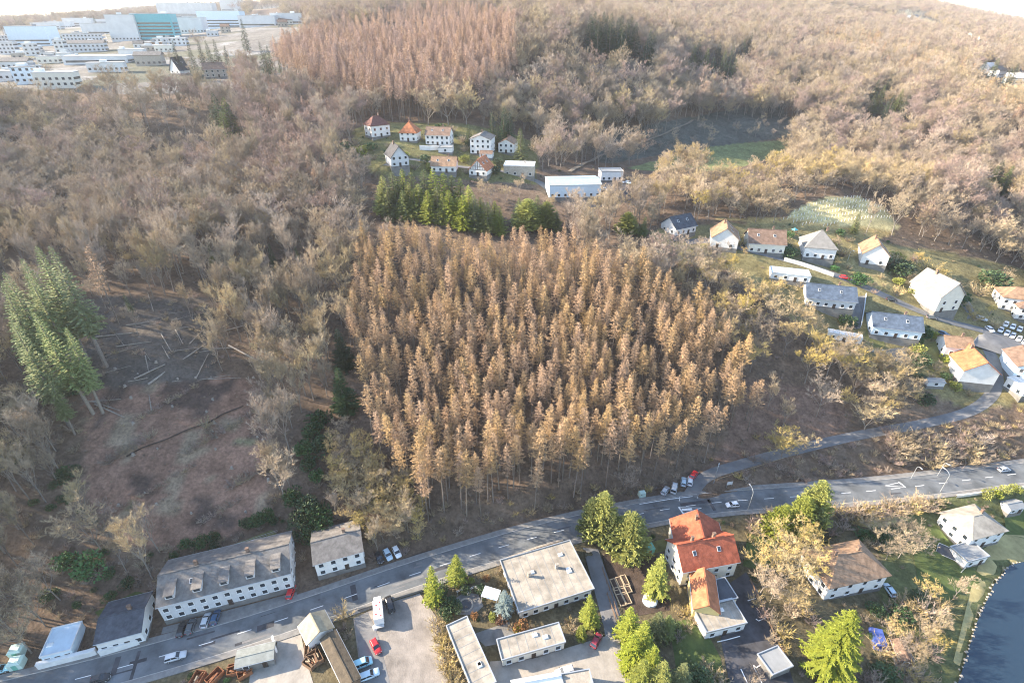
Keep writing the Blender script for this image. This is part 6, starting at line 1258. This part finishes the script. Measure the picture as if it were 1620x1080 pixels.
def left_label(t):
    u_, v_ = t[7], t[8]
    if v_ > 760: return 'bare tree at the foot of the left slope behind the roadside roofs', 'bare trees at the foot of the left slope'
    if u_ < 130: return 'bare tree at the left picture edge around the tall firs', 'bare trees round the tall firs'
    if u_ > 400 and v_ > 500: return 'slim bare tree in the strip between the clearing and the larches', 'slim bare trees between clearing and larches'
    if u_ > 330: return 'slim pale bare tree right above the fallen trunks, left of the larches', 'slim pale bare trees above the fallen trunks'
    return 'bare tree on the slope directly above the clearing and the fallen trunks', 'bare trees above the clearing'
BL = {'front': ('low bare tree between the larches and the main road', 'low bare trees between larches and road'), 'grove': ('golden bare tree in the grove beside the small grey roofed building', 'golden bare trees of the roadside grove'), 'logs': ('small bare tree among the fallen trunks', 'small bare trees among the fallen trunks'), 'bare slope': ('slim bare tree on the open brown slope right of the larches', 'bare trees on the open brown slope'),
      'valley': ('small bare tree on the shaded valley side by the track', 'small bare trees by the valley track'), 'left': ('bare tree in the pinkish wood left of the hill houses', 'bare trees in the pinkish wood'), 'knoll': ('warm tan bare tree on the knoll above the street', 'bare trees on the knoll'), 'town': ('bare tree among the town buildings', 'bare trees in the town'),
      'left slope': ('tall bare tree on the left slope around the clearing', 'bare trees on the left slope'), 'right slope': ('bare tree on the slope between the larches and the street', 'bare trees between larches and street'), 'wood': ('leafless tree in the wide wood around the larch hill', 'leafless trees of the wide wood')}
bar = sorted([t for t in trees if t[5] not in ('larch', 'far larch') and inview(t)], key=lambda t: t[6])
for t in bar[:225]:
    lone.add(id(t)); lb, gp = left_label(t) if t[5] == 'left slope' else BL[t[5]]; plant(t[0], 'bare_tree', t[1], t[2], t[3], t[4], lb, 'tree', gp)
rest = [(t[0], t[1], t[2], t[3], t[4], R.uniform(0, 6.28)) for t in trees if id(t) not in lone]
scatter('larch_wood', 'tan larch wood covering the rest of the stand and the far hill', [t for t in rest if t[0].startswith('larch')])
scatter('bare_wood', 'leafless grey brown woodland covering the hillsides', [t for t in rest if not t[0].startswith('larch')])
scatter('far_wood', 'far off leafless woodland on the hills to the horizon', far)

top(['bush_warm', 'bush', 'bush_red'], 'bush', [(320,660,4),(326,672,3)] + [(150 + (i * 71) % 270, 600 + (i * 53) % 220, 1.5 + (i % 4) * .6) for i in range(46)], 'small bare bush growing in the brown clearing', 'bush', 'small bare bushes of the clearing', 1.4)
top(['round_yellow', 'round_warm', 'round_yellow'], 'bare_tree', [(530,712,10),(550,700,11),(572,705,11),(590,720,11),(610,735,11),(632,745,11),(540,735,10),(560,735,11),(582,748,11),(605,765,11),(628,775,11),(648,770,10),(548,765,10),(568,775,10),(590,788,10),(612,800,10),(636,805,9),(552,795,9),(575,808,9),(600,820,9),(655,800,9),(525,745,9),(622,825,7),(585,830,7),(660,825,7)], 'golden bare tree of the bright grove left of the lowest larches', 'tree', 'golden bare trees of the bright grove', 1.15)
top(['round_warm', 'bush_yellow', 'round_yellow', 'bush_warm', 'shrub'], 'garden_tree', [(1110,372,6),(1175,368,6),(1180,388,5),(1245,370,6),(1250,390,5),(1325,372,7),(1340,385,6),(1330,405,5),(1415,395,7),(1430,412,7),(1445,430,6),(1425,450,5),(1500,425,7),(1510,440,7),(1520,460,6),(1535,475,6),(1550,485,6),(1575,480,6),(1580,500,5),(1365,435,5),(1385,445,4),(1270,440,4),(1290,500,6),(1230,455,6),(1345,500,5),(1375,540,6),(1440,600,6),(1455,615,6),(1450,545,5),(1460,560,5),(1490,570,5),(1415,580,6),(1395,575,6),(1560,440,8),(1580,430,8),(1600,425,8),(1480,405,8),(1460,395,8)], 'small garden tree or tall bush among the houses of the right slope', 'tree', 'garden trees among the right slope houses', 1.25)
GBU = 'tan and golden bushes in the gardens south of the road'
top(['bush_yellow', 'bush_warm', 'bush_yellow', 'bush_red', 'bush'], 'bush', [(1190,845,3),(1180,870,3.5),(1200,940,4),(1215,960,4),(1230,975,4.5),(1245,990,4),(1260,955,5),(1280,950,5),(1290,970,4),(1225,1000,3.5),(1245,1015,3),(1270,945,5),(1300,840,4),(1320,830,4),(1340,822,4),(1360,815,4),(1375,812,4),(1395,806,4.5),(1410,800,4.5),(1430,795,5),(1450,790,5),(1470,788,5),(1385,796,5),(1340,805,4.5),(1420,782,5),(1460,778,5),(1440,940,5),(1455,955,5),(1425,955,5),(1480,950,6),(1500,940,6),(1490,970,6),(1460,1000,6),(1480,1010,6),(1440,1040,6),(1460,1055,6),(1430,1000,5),(1405,1010,5),(1380,1060,5),(1400,1075,5),(1090,960,3.5),(1100,975,3),(1075,960,3),(1060,1065,3.5),(1120,1045,3),(1135,1055,3.5),(1145,1070,4),(900,975,2),(870,990,1.6),(915,1000,2.4),(765,905,2),(790,893,2),(820,1000,1.5),(540,985,2.5),(548,1000,2.5)], 'tan or golden bush in the gardens south of the main road', 'bush', GBU, 1.1)
# undergrowth nobody could count
x, y, z, u, v, d, q = cand(-260, 300, 60, 330, 2.0, .98, 40); under = []
o9 = np.ones(len(x), bool)
for line, g in ((MAIN, 7.0), (LANE, 3.4), (STREET, 4.2), (UPPER, 4.0)): o9 &= line_dist(line, x, y)[0] > g
for px_, py_, rz_, hx_, hy_ in PADS:
    c_, s_ = math.cos(rz_), math.sin(rz_); o9 &= ~((np.abs((x - px_) * c_ + (y - py_) * s_) < hx_ - 1) & (np.abs(-(x - px_) * s_ + (y - py_) * c_) < hy_ - 1))
for Y_ in YARDS: o9 &= ~(inpoly(Y_, u, v) & (y < 320))
o9 &= ~(inpoly(pondp, x, y)); inC = inpoly(CLEAR, u, v) & (y < 190); inL = inpoly(LOGZ, u, v); inS = inpoly(STRZ, u, v) & (y < 275); inU = inpoly(UPPZ, u, v); inI = inpoly(INDZ, u, v); inM = inpoly(MEAD, u, v) | inpoly(PLANT, u, v); sth = y < np.interp(x, MAIN[:, 0], MAIN[:, 1])
patch = lattice(x, y, 11, 21)
for i in np.nonzero(o9)[0]:
    pr, ks, hh = .16, ['bush', 'bush_red', 'bush'], R.uniform(.7, 1.8)
    if inC[i]: pr, ks, hh = (.55 if patch[i] > 0 else .16), ['bush', 'bush_red', 'bush', 'bush_warm'], R.uniform(.35, .9) if q[i] > .01 else R.uniform(1.5, 2.6)
    elif inL[i]: pr, ks, hh = .22, ['bush', 'bush', 'bush_red', 'bush_warm'], R.uniform(.8, 2.4)
    elif inM[i]: continue
    elif inS[i] or inU[i] or inI[i]: pr, ks, hh = .05, ['bush_warm', 'shrub', 'bush'], R.uniform(.6, 1.4)
    elif inpoly(FRONT, u[i:i+1], v[i:i+1])[0] or inpoly(BANKZ, u[i:i+1], v[i:i+1])[0] or inpoly(GROVE, u[i:i+1], v[i:i+1])[0]: pr, ks, hh = .5, ['bush', 'bush_warm', 'bush_red', 'bush_warm', 'bush_yellow'], R.uniform(1.2, 3.0)
    elif sth[i]: pr, ks, hh = .22, ['bush', 'bush_warm', 'bush_red', 'shrub'], R.uniform(.5, 1.5)
    elif u[i] < 480 and v[i] > 780: pr, ks, hh = .55, ['bush', 'bush_red', 'bush_warm', 'shrub', 'bush'], R.uniform(1.0, 3.2)
    elif u[i] < 160 and v[i] > 600: pr, ks, hh = .5, ['bush', 'bush_warm', 'bush', 'shrub'], R.uniform(1.2, 3.6)
    if q[i] < pr: under.append((R.choice(ks), x[i], y[i], z[i] - .1, hh, R.uniform(0, 6.28)))
scatter('undergrowth', 'tangled brown undergrowth on slopes, clearing and banks', under)
# white tree guards in rows on the pale plantation
gd = MB().tube((0, 0, -.1), (0, 0, 1.35), .11, .11, 5).mesh('tree_guard', WHITE); cnt = 0
pw = [P(*q_) for q_ in PLANT]; xs = [p.x for p in pw]; ys = [p.y for p in pw]
for a in np.arange(min(xs), max(xs), 1.9):
    for b in np.arange(min(ys) - 5, max(ys) + 5, 3.4):
        xx, yy = a + R.uniform(-.25, .25), b + R.uniform(-.3, .3) + .3 * (a - xs[0]); zz = H(xx, yy); uu, vv, dd = proj(xx, yy, zz)
        if inpoly(PLANT, np.array([uu]), np.array([vv]))[0] and 225 < yy < 320 and cnt < 300:
            o = inst('tree_guard', gd, None, (xx, yy, zz), 0); tag(o, 'white tree guard in the rows of the pale young plantation', 'tree guard', 'white tree guards of the plantation'); cnt += 1
#print('COUNTS', len(lar), len(bar), len(rest), len(far), len(under), cnt, len(bpy.data.objects))

# haze: one closed box of pale even air round the camera and the whole place
hzb = MB().box(((GX[0] + GX[-1]) / 2, (GY[0] + GY[-1]) / 2, (HH.min() + HH.max()) / 2 + 20), (GX[-1] - GX[0] + 200, GY[-1] - GY[0] + 200, HH.max() - HH.min() + 80)).ob('haze', [], None); tag(hzb, 'thin pale winter haze over the valley', kind='stuff')
hm = bpy.data.materials.new('haze'); hm.use_nodes = True; hm.node_tree.nodes.clear(); ho = hm.node_tree.nodes.new('ShaderNodeOutputMaterial'); pv = hm.node_tree.nodes.new('ShaderNodeVolumePrincipled')
pv.inputs['Color'].default_value = (0.93, 0.95, 1.0, 1); pv.inputs['Density'].default_value = 0.00009; pv.inputs['Anisotropy'].default_value = 0.25
hm.node_tree.links.new(pv.outputs[0], ho.inputs['Volume']); hzb.data.materials.append(hm)
